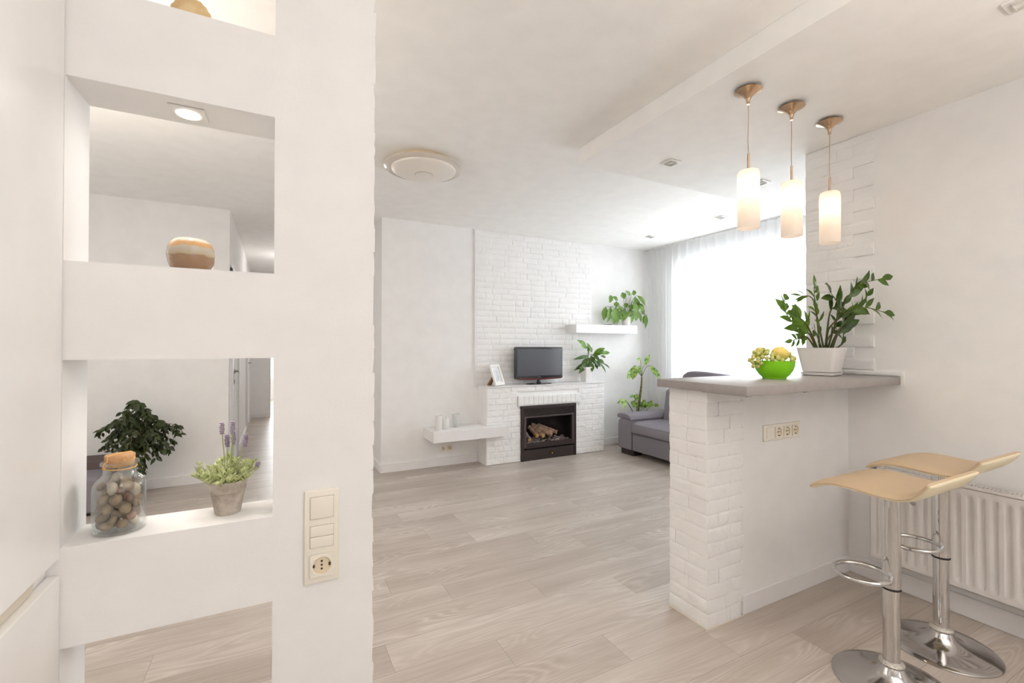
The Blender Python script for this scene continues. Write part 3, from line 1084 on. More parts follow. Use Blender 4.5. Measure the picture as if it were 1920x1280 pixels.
# --- square downlights
def downlight(label, loc, group='square ceiling downlights'):
    t = thing('downlight', label, 'light', loc, 0, group)
    f = MB()
    a, b = 0.046, 0.027
    for x0, x1, y0, y1 in ((-a, a, -a, -b), (-a, a, b, a), (-a, -b, -b, b), (b, a, -b, b)):
        f.box(x0, x1, y0, y1, -0.008, -0.0005)
    f.build('frame', DLW, t, smooth=False, bevel=0.001)
    i_ = MB()
    for x0, x1, y0, y1 in ((-b, b, -b, -b + 0.004), (-b, b, b - 0.004, b), (-b, -b + 0.004, -b, b), (b - 0.004, b, -b, b)):
        i_.box(x0, x1, y0, y1, -0.015, -0.0005)
    i_.build('inner_ring', DLG, t, smooth=False)
    MB().box(-b + 0.004, b - 0.004, -b + 0.004, b - 0.004, -0.006, -0.0005).build('lens', DLW, t, smooth=False)
    return t


d0 = downlight('square white downlight in the dropped ceiling left of the pendant lamps', (2.289, 2.159, 2.4995))
for lb, lc in (('square white downlight in the dropped ceiling behind the leftmost pendant lamp', (3.152, 2.114, 2.4995)),
               ('square white downlight in the dropped ceiling at the top right corner of the photo', (2.30, 0.575, 2.4995)),
               ('square white downlight in the living room ceiling nearer the pendants, before the curtain', (3.987, 3.102, 2.5995)),
               ('farthest square white downlight, in the ceiling corner between fireplace wall and curtain', (3.958, 4.047, 2.5995))):
    d_ = copy_tree(d0)
    d_.location = lc
    d_['label'] = lb
sp = thing('niche_spotlight', 'lit round spotlight under the upper band of the white divider niche', 'light', (-0.19, 1.322, 1.8555))
MB().rbox(-0.036, 0.036, -0.036, 0.036, -0.004, -0.0005, 0.001, 1).build('frame', DLW, sp)
MB().lathe([(0.0, -0.004), (0.024, -0.004), (0.024, -0.0055), (0.0, -0.0062)], 28).build('lens', LEDW, sp)
l = bpy.data.lights.new('niche_light', 'SPOT')
l.energy = 2.2
l.color = (1, 0.95, 0.88)
l.spot_size = 3.0
l.spot_blend = 1.0
l.shadow_soft_size = 0.03
lo = bpy.data.objects.new('niche_light', l)
C.objects.link(lo)
lo.location = (-0.19, 1.322, 1.845)
assumed_spot = bpy.data.objects.new('niche_light', l.copy())      # assumed unseen spot under the middle band, without a fitting; brightens the lower niche
C.objects.link(assumed_spot)
assumed_spot.location = (-0.16, 1.34, 1.262)
l = bpy.data.lights.new('corridor_fill', 'POINT')  # added to brighten the corridor; no lamp is seen there
l.energy = 7
l.color = (1, 0.96, 0.92)
l.shadow_soft_size = 0.12
lo = bpy.data.objects.new('corridor_fill', l)
C.objects.link(lo)
lo.location = (0.27, 7.4, 2.4)
# added fill for the kitchen, unseen; only the middle spot has a downlight
for lx, ly in ((0.9, -0.9), (2.3, 0.575), (2.3, -0.9)):
    l = bpy.data.lights.new('kitchen_fill_spot', 'SPOT')
    l.energy = 1.5
    l.color = (1, 0.88, 0.78)
    l.spot_size = 2.6
    l.spot_blend = 0.6
    l.shadow_soft_size = 0.05
    lo = bpy.data.objects.new('kitchen_fill_spot', l)
    C.objects.link(lo)
    lo.location = (lx, ly, 2.48 if lx > 1.7 else 2.58)
l = bpy.data.lights.new('kitchen_ceiling_fill', 'POINT')  # added fill high in the kitchen, out of view and without a fitting
l.energy = 5
l.color = (1, 0.93, 0.86)
l.shadow_soft_size = 0.14
lo = bpy.data.objects.new('kitchen_ceiling_fill', l)
C.objects.link(lo)
lo.location = (0.25, 0.0, 2.42)

# added upward fill for the ceilings: unseen living room corner, and behind the camera
for nm, lx, ly, lz, en, co in (('ceiling_fill_living', -1.5, 2.0, 1.6, 125, (1, 0.89, 0.77)), ('ceiling_fill_kitchen', 1.5, -0.8, 1.75, 205, (1, 0.915, 0.845))):
    l = bpy.data.lights.new(nm, 'SPOT')
    l.energy = en
    l.color = co
    l.spot_size = 2.7
    l.spot_blend = 0.7
    l.shadow_soft_size = 0.12
    lo = bpy.data.objects.new(nm, l)
    C.objects.link(lo)
    lo.location = (lx, ly, lz)
    lo.rotation_euler = (PI, 0, 0)

# --- round ceiling lamp
cl_ = thing('ceiling_lamp', 'round white flush ceiling lamp with a clear rim on the living room ceiling', 'lamp', (0.93, 3.17, 2.5995))
MB().lathe([(0, 0), (0.225, 0), (0.225, -0.02), (0.2, -0.03), (0, -0.03)], 64).build('base', mat('lamp_base', (226, 204, 168), 0.5), cl_)
MB().lathe([(0.205, -0.02), (0.272, -0.03), (0.277, -0.036), (0.27, -0.042), (0.205, -0.05)], 72).build('clear_rim', mat('pale_acrylic', (236, 230, 222), 0.15, transl=0.3), cl_)
MB().lathe([(0.226, -0.03), (0.228, -0.045), (0.222, -0.058), (0.2, -0.069), (0.13, -0.079), (0.062, -0.083), (0.0, -0.083)], 72).build('diffuser', DIFF, cl_)
MB().lathe([(0.06, -0.0825), (0.0605, -0.0855), (0.058, -0.0865), (0.0, -0.087)], 48).build('centre_cap', DIFF, cl_)
MB().lathe([(0.0605, -0.0822), (0.0635, -0.0832), (0.0632, -0.0842), (0.0605, -0.0845)], 48).build('cap_ring', mat('ring_grey', (168, 160, 152), 0.4), cl_)

# ================================================================ THINGS IN THE NICHES
Z3, Z2, Z1 = 0.8845, 1.4735, 2.0565
jar = thing('glass_jar', 'corked clear glass jar of pebbles standing in the lower niche', 'jar', (-0.311, 1.315, Z3))
jp = [(0.0, 0.0), (0.042, 0.0), (0.046, 0.004), (0.0475, 0.012), (0.0475, 0.095), (0.0465, 0.106), (0.042, 0.116), (0.034, 0.124), (0.0295, 0.13), (0.0285, 0.145), (0.0295, 0.15), (0.034, 0.153), (0.034, 0.158), (0.031, 0.160),
      (0.0275, 0.158), (0.0265, 0.148), (0.0268, 0.13), (0.032, 0.121), (0.040, 0.112), (0.0438, 0.103), (0.0448, 0.095), (0.0448, 0.012), (0.042, 0.006), (0.0, 0.006)]
jp = [(a, b * 0.97) for a, b in jp]
MB().lathe(jp, 56).build('glass_body', GLASS, jar)
MB().lathe([(0.0, 0.144), (0.0252, 0.144), (0.0262, 0.156), (0.0272, 0.1675), (0.0264, 0.169), (0.0, 0.1695)], 40).build('cork_lid', CORK, jar)
st = MB()
ring = [(0.0295 * math.cos(a), 0.0295 * math.sin(a), 0.1405 + 0.0012 * math.sin(2 * a)) for a in [2 * PI * k / 32 for k in range(32)]]
st.tube(ring, 0.0014, 6, closed=True)
st.tube(spl([(-0.0175, -0.0235, 0.141), (-0.0212, -0.0285, 0.148), (-0.0206, -0.0278, 0.1555), (-0.0165, -0.0218, 0.158), (-0.0163, -0.0216, 0.1675), (-0.012, -0.016, 0.1707), (0.004, 0.004, 0.1707), (0.0165, 0.0195, 0.1697), (0.0172, 0.0205, 0.158), (0.0206, 0.0278, 0.155), (0.0175, 0.0235, 0.141)], 4), 0.0013, 6)
st.build('string', STRING, jar)
# pebbles: dropped one by one into the jar
rnd = random.Random(12)
pl = []
PG = 'pebbles in the glass jar'
pebble_labels = ['grey beige pebble among others inside the corked jar', 'rosy brown pebble among others inside the corked jar', 'dark brown pebble among others inside the corked jar', 'pale cream pebble among others inside the corked jar', 'orange pebble among others inside the corked jar']
fails = 0
while fails < 60 and len(pl) < 105:
    r = rnd.uniform(0.0094, 0.0142)
    best = None
    for _ in range(60):
        a = rnd.uniform(0, 2 * PI)
        rad = (0.0435 - r * 1.12) * math.sqrt(rnd.random())
        if rnd.random() < 0.5:
            rad = 0.0435 - r * 1.12
        x, y = rad * math.cos(a), rad * math.sin(a)
        z = 0.0068 + r
        for (X_, Y_, Z_, R_) in pl:
            d2 = (x - X_) ** 2 + (y - Y_) ** 2
            s_ = (r + R_) * 0.93
            if d2 < s_ * s_:
                z = max(z, Z_ + math.sqrt(s_ * s_ - d2))
        if z + r < 0.104 + (0.045 - rad) * 0.8 and z + r < 0.132:
            if best is None or z < best[2]:
                best = (x, y, z, r)
    if best is None:
        fails += 1
    else:
        pl.append(best)
pmesh = []
for k in range(14):
    sq = (1.12, rnd.uniform(0.8, 1.0), rnd.uniform(0.62, 0.9))
    mb = MB().ball((0, 0, 0), 1.0, 2, sq, jit=0.16, seed=k * 3.7)
    ob = mb.build('pebble_shape', PEB[(0, 0, 1, 1, 2, 3, 0, 1, 3, 2, 0, 4, 3, 0)[k]])
    pmesh.append((ob.data, (0, 0, 1, 1, 2, 3, 0, 1, 3, 2, 0, 4, 3, 0)[k]))
    bpy.data.objects.remove(ob)
for (x, y, z, r) in pl:
    me, kind = rnd.choice(pmesh)
    o = bpy.data.objects.new('pebble', me)
    C.objects.link(o)
    o.location = (-0.311 + x, 1.315 + y, Z3 + z)
    o.scale = (r * 0.98,) * 3
    o.rotation_euler = (rnd.uniform(0, 6), rnd.uniform(0, 6), rnd.uniform(0, 6))
    tag(o, pebble_labels[kind], 'pebble', PG)

vs = thing('ceramic_vase', 'squat brown and grey glazed ceramic bowl in the middle niche', 'bowl', (-0.182, 1.318, Z2))
MB().lathe([(0.0, 0.0), (0.034, 0.0), (0.04, 0.006), (0.046, 0.022), (0.0485, 0.04), (0.0465, 0.056), (0.041, 0.068), (0.033, 0.0755), (0.027, 0.0775), (0.024, 0.0765), (0.023, 0.072), (0.03, 0.06), (0.042, 0.04), (0.036, 0.012), (0.0, 0.008)], 56).build('glazed_body', VASE, vs)

sh = thing('sea_shell', 'cream clam shell propped up on the topmost niche ledge', 'shell', (-0.186, 1.322, Z1))
V, F = [], []
nu, nv = 36, 14
for i in range(nu + 1):
    a = PI * i / nu
    for j in range(nv + 1):
        t_ = j / nv
        rr = 0.046 * (1 + 0.018 * math.cos(a * 22) * t_)
        V.append((rr * t_ * math.cos(a) * 1.0, -0.016 + 0.028 * t_ * t_ * 0 + 0.026 * (1 - t_ * t_) * -1 * 0.6 + 0.012, 0.012 + rr * t_ * math.sin(a) * 1.42 - 0.012 * (1 - t_)))
W = nv + 1
for i in range(nu):
    for j in range(nv):
        F.append((i * W + j, (i + 1) * W + j, (i + 1) * W + j + 1, i * W + j + 1))
ss = MB().add(V, F).build('ribbed_valve', SHELL, sh)
md = ss.modifiers.new('thick', 'SOLIDIFY')
md.thickness = 0.003
MB().rbox(-0.045, 0.045, -0.02, 0.012, 0.0, 0.014, 0.005).build('hinge_edge', SHELL, sh)

# --- lavender
lv = thing('lavender_plant', 'potted artificial lavender in a small grey stone pot in the lower niche', 'plant', (-0.105, 1.33, Z3), -YAW)
MB().lathe([(0.0, 0.0), (0.0265, 0.0), (0.028, 0.003), (0.0365, 0.05), (0.0375, 0.053), (0.0395, 0.055), (0.042, 0.08), (0.0405, 0.0815), (0.0385, 0.08), (0.0365, 0.065), (0.0, 0.064)], 48).build('pot', POTG, lv)
MB().lathe([(0.0, 0.072), (0.02, 0.071), (0.0365, 0.067), (0.037, 0.0655), (0.0, 0.0655)], 32).build('soil', SOIL, lv)
rnd = random.Random(5)
fo = MB()
for k in range(64):
    a = rnd.uniform(0, 2 * PI)
    r1 = 0.031 * math.sqrt(rnd.random())
    out_ = r1 / 0.031
    spread = (0.003 + 0.02 * out_) * rnd.uniform(0.5, 1.5)
    h = rnd.uniform(0.024, 0.068) * (1.2 - 0.5 * out_)
    b0 = Vector((r1 * math.cos(a), r1 * math.sin(a), 0.068))
    b1 = b0 + Vector((spread * math.cos(a), spread * math.sin(a), h * 0.75))
    b2 = b1 + Vector((spread * 0.4 * math.cos(a), spread * 0.4 * math.sin(a), h * 0.25))
    P = spl([b0, b1, b2], 4)
    fo.tube(P, 0.0008, 5)
    for j in range(2, len(P)):
        for s_ in range(2):
            an = (j * 1.57 + s_ * PI + k)
            dirv = Vector((math.cos(an), math.sin(an), rnd.uniform(0.5, 1.5))).normalized()
            fo.leaf(P[j], P[j] + dirv * rnd.uniform(0.009, 0.015), 0.0034, (rnd.uniform(-0.6, 0.6), -0.7, 0.6), 0.25, 0.15, 4, 0.8)
fo.build('foliage', LAVL, lv, angle=80)
k_ = 0.208 / 1000
tips = [(378, 95, 600, 0.004), (535, 75, 640, -0.004), (430, 250, 620, 0.008), (525, 215, 640, 0.002), (680, 240, 560, 0.0), (800, 575, 640, 0.01), (180, 620, 690, -0.008)]
for (tx, ty, _, dy) in tips:
    x, z = (tx - 470) * k_, 0.066 + (835 - ty) * k_
    bx = x * 0.35
    L = z - 0.066
    P = spl([(bx, 0, 0.066), (bx + (x - bx) * 0.35, dy * 0.5, 0.066 + L * 0.45), (x - (x - bx) * 0.12, dy, 0.066 + L * 0.8), (x, dy, z)], 4)
    sto = MB().tube(P, 0.0013, 6).build('flower_stem', LAVS, lv)
    fb_ = MB()
    big = ty < 300
    n_ = 6 if big else 3
    for j in range(n_):
        zz = z - j * 0.0052
        c = P[-1] + (P[-3] - P[-1]).normalized() * (j * 0.0052)
        for s_ in range(5):
            an = 2 * PI * s_ / 5 + j * 0.6
            rr = 0.0044 * (0.55 + 0.45 * math.sin(PI * (j + 1) / (n_ + 1)))
            fb_.ball((c.x + rr * math.cos(an), c.y + rr * math.sin(an), c.z), 0.0021, 1, (1.1, 1.1, 1.15))
    fb_.build('flower_spike', LAVF, lv)

# ================================================================ ON THE BAR
ZT = 1.1335
zp = thing('potted_plant', 'bushy glossy leaved plant in a white square pot on the bar worktop', 'plant', (2.735, 1.476, ZT))


def taper_pot(parent, name, m, b, t, h, r, seg=5, wall=0.004, z0=0.0, rz=0.0):
    """rounded square pot, b / t = half widths at base and rim"""
    V, F = [], []
    prof = [(b * 0.9, z0), (b, z0 + 0.004), (t, z0 + h), (t - wall, z0 + h), (t - wall - (t - b) * 0.25, z0 + h * 0.8)]
    ring = []
    for q in range(4):
        for k in range(seg + 1):
            a = PI / 2 * q + PI / 2 * k / seg
            sx = (1, -1, -1, 1)[q]
            sy = (1, 1, -1, -1)[q]
            ring.append((sx * (1 - r) + r * math.cos(a), sy * (1 - r) + r * math.sin(a)))
    n = len(ring)
    ca_, sa_ = math.cos(rz), math.sin(rz)
    for (w_, z) in prof:
        for (x, y) in ring:
            V.append(((x * ca_ - y * sa_) * w_, (x * sa_ + y * ca_) * w_, z))
    for i in range(len(prof) - 1):
        for k in range(n):
            F.append((i * n + k, i * n + (k + 1) % n, (i + 1) * n + (k + 1) % n, (i + 1) * n + k))
    F.append(tuple(reversed(range(n))))
    F.append(tuple((len(prof) - 1) * n + k for k in range(n)))
    return MB().add(V, F).build(name, m, parent, angle=40)


RZ = math.radians(38) - YAW
taper_pot(zp, 'pot', POTW, 0.076, 0.1, 0.137, 0.25, z0=0.018, rz=RZ)
taper_pot(zp, 'saucer', POTW, 0.08, 0.083, 0.0175, 0.25, rz=RZ)
MB().lathe([(0.0, 0.146), (0.07, 0.142), (0.075, 0.138), (0.0, 0.137)], 24).build('soil', SOIL, zp)
KZ = 0.519 / 1000


ZO = Vector((2.735, 1.476, ZT))


def zpt(x, y, d):
    return at(1400 + x / 5.817, 500 + y / 5.817, 1.476 + d) - ZO


fronds = [
    # polyline in photo units (x, y), depth drift, leaflets: (start, count, length, width), light?
    ([(760, 900), (690, 740), (600, 690), (480, 580), (405, 450), (415, 362)], 0.16, 0.25, 15, 0.074, 0.036, 1),
    ([(775, 900), (700, 720), (640, 610), (560, 545), (515, 530)], 0.0, 0.3, 11, 0.078, 0.04, 1),
    ([(800, 905), (735, 380), (600, 315)], 0.12, 0.72, 4, 0.058, 0.02, 1),
    ([(840, 900), (785, 620), (745, 440), (735, 210)], 0.02, 0.3, 12, 0.066, 0.027, 1),
    ([(855, 905), (885, 640), (915, 480), (985, 400), (905, 265)], -0.05, 0.5, 9, 0.072, 0.032, 0),
    ([(880, 905), (960, 640), (1035, 435), (1135, 295), (1240, 190), (1470, 130)], -0.245, 0.38, 13, 0.07, 0.03, 0),
    ([(870, 900), (890, 690), (1010, 560), (1120, 485), (1300, 445), (1500, 495)], -0.265, 0.36, 13, 0.068, 0.028, 0),
    ([(905, 905), (965, 760), (1060, 610), (1180, 490), (1315, 320)], -0.16, 0.42, 12, 0.054, 0.022, 0),
    ([(930, 905), (990, 740), (1060, 640), (1110, 560)], -0.1, 0.3, 8, 0.07, 0.038, 0),
    ([(945, 905), (1035, 840), (1060, 700)], -0.04, 0.35, 5, 0.055, 0.024, 0),
    ([(755, 905), (660, 770), (585, 780), (500, 800)], 0.06, 0.3, 8, 0.05, 0.024, 1),
    ([(820, 905), (765, 740), (730, 690)], -0.07, 0.3, 6, 0.05, 0.024, 0),
    ([(840, 905), (890, 780), (960, 680), (985, 520)], -0.02, 0.45, 7, 0.056, 0.026, 0),
]
rnd = random.Random(8)
for poly, dd, t0, cnt, ll, lw_, light in fronds:
    n = len(poly)
    P = spl([zpt(x, y, dd * (i / (n - 1)) ** 0.8 + rnd.uniform(-0.004, 0.004)) for i, (x, y) in enumerate(poly)], 6)
    N_ = len(P)
    stm = MB().tube(P, [0.0055 * (1 - 0.72 * i / (N_ - 1)) for i in range(N_)], 8).build('stem', STEMZ, zp)
    lf = MB()
    for c in range(cnt):
        t_ = t0 + (1 - t0) * c / (cnt - 1)
        i = min(int(t_ * (N_ - 1)), N_ - 2)
        p0 = P[i].lerp(P[i + 1], t_ * (N_ - 1) - i)
        tg = (P[i + 1] - P[i]).normalized()
        sd = tg.cross(Vector((0, -1, 0))).normalized() * (1 if c % 2 else -1)
        if c == cnt - 1:
            dirv = tg
        else:
            dirv = (tg * rnd.uniform(0.6, 0.95) + sd * rnd.uniform(0.45, 0.8) + Vector((0, rnd.uniform(-0.45, 0.35), 0))).normalized()
        L = ll * 1.22 * rnd.uniform(0.85, 1.15) * (0.8 + 0.2 * math.sin(PI * t_))
        fc = Vector((rnd.uniform(-0.35, 0.35), -1, rnd.uniform(0.0, 0.7)))
        p1 = p0 + dirv * L
        p1.x = min(p1.x, 2.925 - ZO.x)
        lf.leaf(p0, p1, lw_ * 1.18 * rnd.uniform(0.9, 1.15), fc, rnd.uniform(-0.05, 0.15), 0.22, 7, 0.85)
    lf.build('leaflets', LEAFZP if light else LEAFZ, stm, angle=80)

bw = thing('fruit_bowl', 'bright green bowl of grapes and quinces on the bar worktop', 'bowl', (2.24, 1.435, ZT))
MB().lathe([(0.0, 0.0), (0.052, 0.0), (0.054, 0.003), (0.054, 0.007), (0.068, 0.02), (0.083, 0.042), (0.09, 0.066), (0.0925, 0.084), (0.0945, 0.087), (0.0935, 0.0885), (0.0905, 0.087), (0.088, 0.066), (0.08, 0.042), (0.066, 0.023), (0.05, 0.01), (0.0, 0.009)], 64).build('shell', BOWL, bw)


def loc_bar(x, y, d):
    """bowl-centred point: photo units of the close-up, d = depth behind the bowl's centre"""
    r_ = Vector((math.cos(YAW), -math.sin(YAW), 0))
    f_ = Vector((math.sin(YAW), math.cos(YAW), 0))
    return Vector((2.24, 1.435, ZT)) + r_ * ((x - 345) * 0.46 / 1000) + f_ * d + Vector((0, 0, 0.088 + (1030 - y) * 0.46 / 1000))


def quince(label, c, r, sq, rot):
    o = thing('quince', label, 'fruit', c)
    b = MB()
    pr = []
    for k in range(15):
        a = PI * k / 14
        rr = r * math.sin(a) * (1 + 0.05 * math.sin(a * 3))
        zz = -r * math.cos(a) * 1.12
        if k == 14:
            zz -= r * 0.1
        if k == 13:
            zz -= r * 0.02
        pr.append((max(rr, 0.0), zz))
    V0 = MB().lathe(pr, 28, mat3=rot)
    V0.v = [tuple(Vector(v) * (1 + 0.05 * noise.noise(Vector(v) * 28))) for v in V0.v]
    V0.build('flesh', QUINCE, o)
    tip = rot @ Vector((0, 0, r * 1.0))
    sb = MB()
    for k in range(6):
        a = k * PI / 3
        d = rot @ Vector((0.006 * math.cos(a), 0.006 * math.sin(a), 0.004))
        sb.leaf(tip, tip + d, 0.004, rot @ Vector((0, 0, 1)), 0.1, 0.1, 3)
    sb.build('calyx', TRUNK, o)
    return o


quince('large knobbly yellow quince on top of the green fruit bowl', loc_bar(395, 950, -0.012), 0.036, (1, 1, 1), Matrix.Rotation(math.radians(105), 3, 'Y') @ Matrix.Rotation(0.5, 3, 'X'))
quince('yellow quince lying behind the grapes in the green bowl', loc_bar(240, 945, 0.045), 0.028, (1, 1, 1), Matrix.Rotation(0.4, 3, 'Y'))

rnd = random.Random(3)
gm = MB().ball((0, 0, 0), 1, 2, (1, 1, 1.08)).build('berry', GRAPE)
gdat = gm.data
bpy.data.objects.remove(gm)


def bunch(label, pts, core):
    o = thing('grape_bunch', label, 'grapes', loc_bar(*core))
    base = o.location.copy()
    cen = [loc_bar(*p) - base for p in pts]
    rads = [rnd.uniform(0.0098, 0.0122) for _ in cen]
    for _ in range(40):                      # settle so berries only just touch
        for i in range(len(cen)):
            for j in range(i):
                d = cen[i] - cen[j]
                m = (rads[i] + rads[j]) * 1.0 - d.length
                if m > 0:
                    d = d.normalized() if d.length > 1e-6 else Vector((1, 0, 0))
                    cen[i] += d * m / 2
                    cen[j] -= d * m / 2
            for qc, qr in ((loc_bar(395, 950, -0.012), 0.041), (loc_bar(240, 945, 0.045), 0.032)):
                d = cen[i] + base - qc
                if d.length < qr + rads[i]:
                    cen[i] += d.normalized() * (qr + rads[i] - d.length)
    stk = MB()
    mid = sum(cen, Vector()) / len(cen)
    for c in cen:
        stk.tube([mid, mid.lerp(c, 0.9)], 0.0011, 5)
    stk.build('stalk', STEMG, o)
    for c, r in zip(cen, rads):
        b = bpy.data.objects.new('berry', gdat)
        C.objects.link(b)
        b.parent = o
        b.location = c
        b.scale = (r, r, r)
        b.rotation_euler = (rnd.uniform(-0.6, 0.6), rnd.uniform(-0.6, 0.6), 0)
    return o


g1 = [(85, 1000, -0.02), (80, 1040, -0.025), (92, 1075, -0.03), (130, 1000, -0.035), (140, 1055, -0.045), (110, 1030, -0.05), (115, 1080, -0.035), (150, 945, -0.02), (165, 985, -0.05), (195, 995, -0.062),
      (232, 1003, -0.068), (255, 960, -0.055), (215, 945, -0.04), (290, 1000, -0.072), (180, 925, -0.01), (250, 915, -0.02), (225, 905, 0.0), (140, 935, 0.01), (285, 955, -0.045), (340, 1018, -0.074), (310, 985, -0.06), (200, 960, -0.02), (120, 975, 0.0), (265, 1020, -0.07), (72, 1015, -0.01)]
bunch('bunch of pale green grapes hanging over the left rim of the green bowl', g1, (200, 985, -0.03))
g2 = [(480, 905, 0.03), (510, 925, 0.035), (525, 950, 0.03), (500, 955, 0.0), (480, 990, -0.05), (515, 1000, -0.035), (545, 1005, -0.01), (565, 1010, 0.01), (560, 1040, 0.012), (568, 1075, 0.015), (470, 930, 0.04), (455, 1012, -0.066), (535, 975, 0.01), (500, 895, 0.05)]
bunch('smaller bunch of grapes at the right rim of the green bowl', g2, (510, 960, 0.0))

# ================================================================ LIVING ROOM
# --- fireplace surround
FX0, FX1, FY = 2.008, 3.595, 4.468
fs = thing('fireplace_surround', 'white stone clad fireplace surround with a flat mantel against the back wall', 'fireplace', ((FX0 + FX1) / 2, 4.58, 0))
ox, oy = -(FX0 + FX1) / 2, -4.58
IX0, IX1, IZ = 2.425, 3.17, 0.615
cr = MB()
cr.box(FX0 + ox, IX0 + ox, FY + 0.012 + oy, YB - 0.001 + oy, 0, 0.84).box(IX1 + ox, FX1 + ox, FY + 0.012 + oy, YB - 0.001 + oy, 0, 0.84)
cr.box(IX0 + ox, IX1 + ox, FY + 0.012 + oy, YB - 0.001 + oy, IZ, 0.84)
cr.build('core', WALL, fs, smooth=False)
cg = MB()
stone(cg, (FX0 + ox, FY + 0.012 + oy, 0), (1, 0, 0), (0, 0, 1), (0, -1, 0), courses(0, FX1 - FX0, 0.004, 0.84, 0.0645, (0.1, 0.2, 0.3, 0.2), 41, holes=[(IX0 - FX0, IX1 - FX0, 0, IZ), (2.385 - FX0, 3.215 - FX0, IZ, 0.735)]), 0.011, 0.006, seed=41)
cg.build('brick_cladding', BRICK, fs, angle=50)
ln = MB()
n_ = 13
lw_ = (3.21 - 2.39) / n_
stone(ln, (2.39 + ox, FY - 0.014 + oy, 0), (1, 0, 0), (0, 0, 1), (0, -1, 0), [(k * lw_, (k + 1) * lw_, 0.628, 0.732) for k in range(n_)], 0.006, 0.003, 0.001, seed=51)
ln.box(2.39 + ox, 3.21 + ox, FY - 0.014 + oy, FY + 0.012 + oy, 0.62, 0.735)
ln.build('lintel', BRICK, fs, angle=50)
MB().rbox(FX0 - 0.01 + ox, FX1 + 0.01 + ox, FY - 0.012 + oy, YB - 0.001 + oy, 0.84, 0.848, 0.002, 1).build('mantel', TRIM, fs)

# --- fireplace insert
fi = thing('electric_fire', 'black iron electric fire with a log bed set into the white stone surround', 'fireplace', (2.7975, 4.468, 0))
hx = (IX1 - IX0) / 2
hx -= 0.001
MB().box(-hx, hx, 0.0, 0.222, 0.001, 0.006).box(-hx, hx, 0.216, 0.222, 0.006, IZ - 0.004).box(-hx, -hx + 0.006, 0, 0.216, 0.006, IZ - 0.004).box(hx - 0.006, hx, 0, 0.216, 0.006, IZ - 0.004).box(-hx, hx, 0, 0.216, IZ - 0.01, IZ - 0.004).build('firebox', BLACKD, fi, smooth=False)
f_ = MB()
for x0, x1, z0, z1 in ((-hx, -hx + 0.034, 0.002, IZ - 0.001), (hx - 0.034, hx, 0.002, IZ - 0.001), (-hx + 0.034, hx - 0.034, 0.585, IZ - 0.001)):
    f_.box(x0, x1, -0.016, 0.004, z0, z1)
f_.build('outer_frame', BLACKM, fi, smooth=False, bevel=0.002)
lg = MB()
for k in range(5):
    z = 0.508 + 0.0158 * k
    lg.box(-hx + 0.036, hx - 0.036, -0.012, 0.004, z, z + 0.0085)
lg.box(-0.3, -0.29, -0.008, 0.002, 0.5, 0.585).box(0.29, 0.3, -0.008, 0.002, 0.5, 0.585)
lg.build('vent_louvre', BLACKM, fi, smooth=False)
g_ = MB()
g_.box(-hx + 0.034, hx - 0.034, -0.02, 0.004, 0.482, 0.5).box(-hx + 0.034, -hx + 0.062, -0.02, 0.004, 0.155, 0.482).box(hx - 0.062, hx - 0.034, -0.02, 0.004, 0.155, 0.482)
g_.build('inner_frame', mat('iron_bright', (98, 88, 88), 0.35, 0.6), fi, smooth=False, bevel=0.002)
t_ = MB().box(-hx + 0.036, hx - 0.036, -0.012, 0.004, 0.148, 0.196).box(-hx + 0.036, hx - 0.036, -0.018, 0.0, 0.137, 0.146)
t_.box(-0.045, 0.045, -0.0125, -0.011, 0.152, 0.162)
t_.build('ember_tray_lip', BLACKM, fi, smooth=False, bevel=0.002)
dd = MB().box(-hx + 0.036, hx - 0.036, -0.012, 0.004, 0.004, 0.122).box(-hx + 0.036, hx - 0.036, -0.018, 0.0, 0.113, 0.121).build('ash_drawer', BLACKM, fi, smooth=False, bevel=0.002)
MB().lathe([(0.0, 0.03), (0.009, 0.028), (0.0125, 0.02), (0.011, 0.012), (0.006, 0.008), (0.008, 0.0)], 24, (0.02, -0.012, 0.066), mat3=Matrix.Rotation(PI / 2, 3, 'X')).build('knob', GOLD, dd)
MB().box(-hx + 0.04, hx - 0.04, 0.006, 0.212, 0.15, 0.17).build('ember_base', BLACKD, fi, smooth=False)
rnd = random.Random(17)
eb = MB()
for k in range(170):
    y = rnd.uniform(0.012, 0.19)
    eb.ball((rnd.uniform(-hx + 0.06, hx - 0.06), y, 0.17 + y * 0.18 + rnd.uniform(0, 0.012)), rnd.uniform(0.011, 0.022), 1, (rnd.uniform(0.9, 1.6), 1, rnd.uniform(0.5, 0.8)), jit=0.4, seed=k, rot=Matrix.Rotation(rnd.uniform(0, 3), 3, 'Z'))
tag(eb.build('ember_bed', EMBER, fi, angle=25), kind='stuff')
x_at = lambda xz: 2.43 + (xz - 135) / 963 * 0.74 - 2.7975
z_at = lambda yz, xz: 0.615 * (1 - (yz - (205 - (xz - 135) * 0.086)) / (945 - (xz - 135) * 0.05))
logs = [((300, 790, 0.03), (275, 645, 0.15), 0.026, LOGASH), ((435, 720, 0.03), (380, 590, 0.15), 0.024, LOGEND), ((535, 715, 0.02), (455, 590, 0.17), 0.027, LOG), ((690, 700, 0.03), (500, 590, 0.14), 0.021, LOG), ((725, 665, 0.06), (455, 552, 0.19), 0.022, LOG), ((800, 655, 0.05), (560, 560, 0.18), 0.024, LOG)]
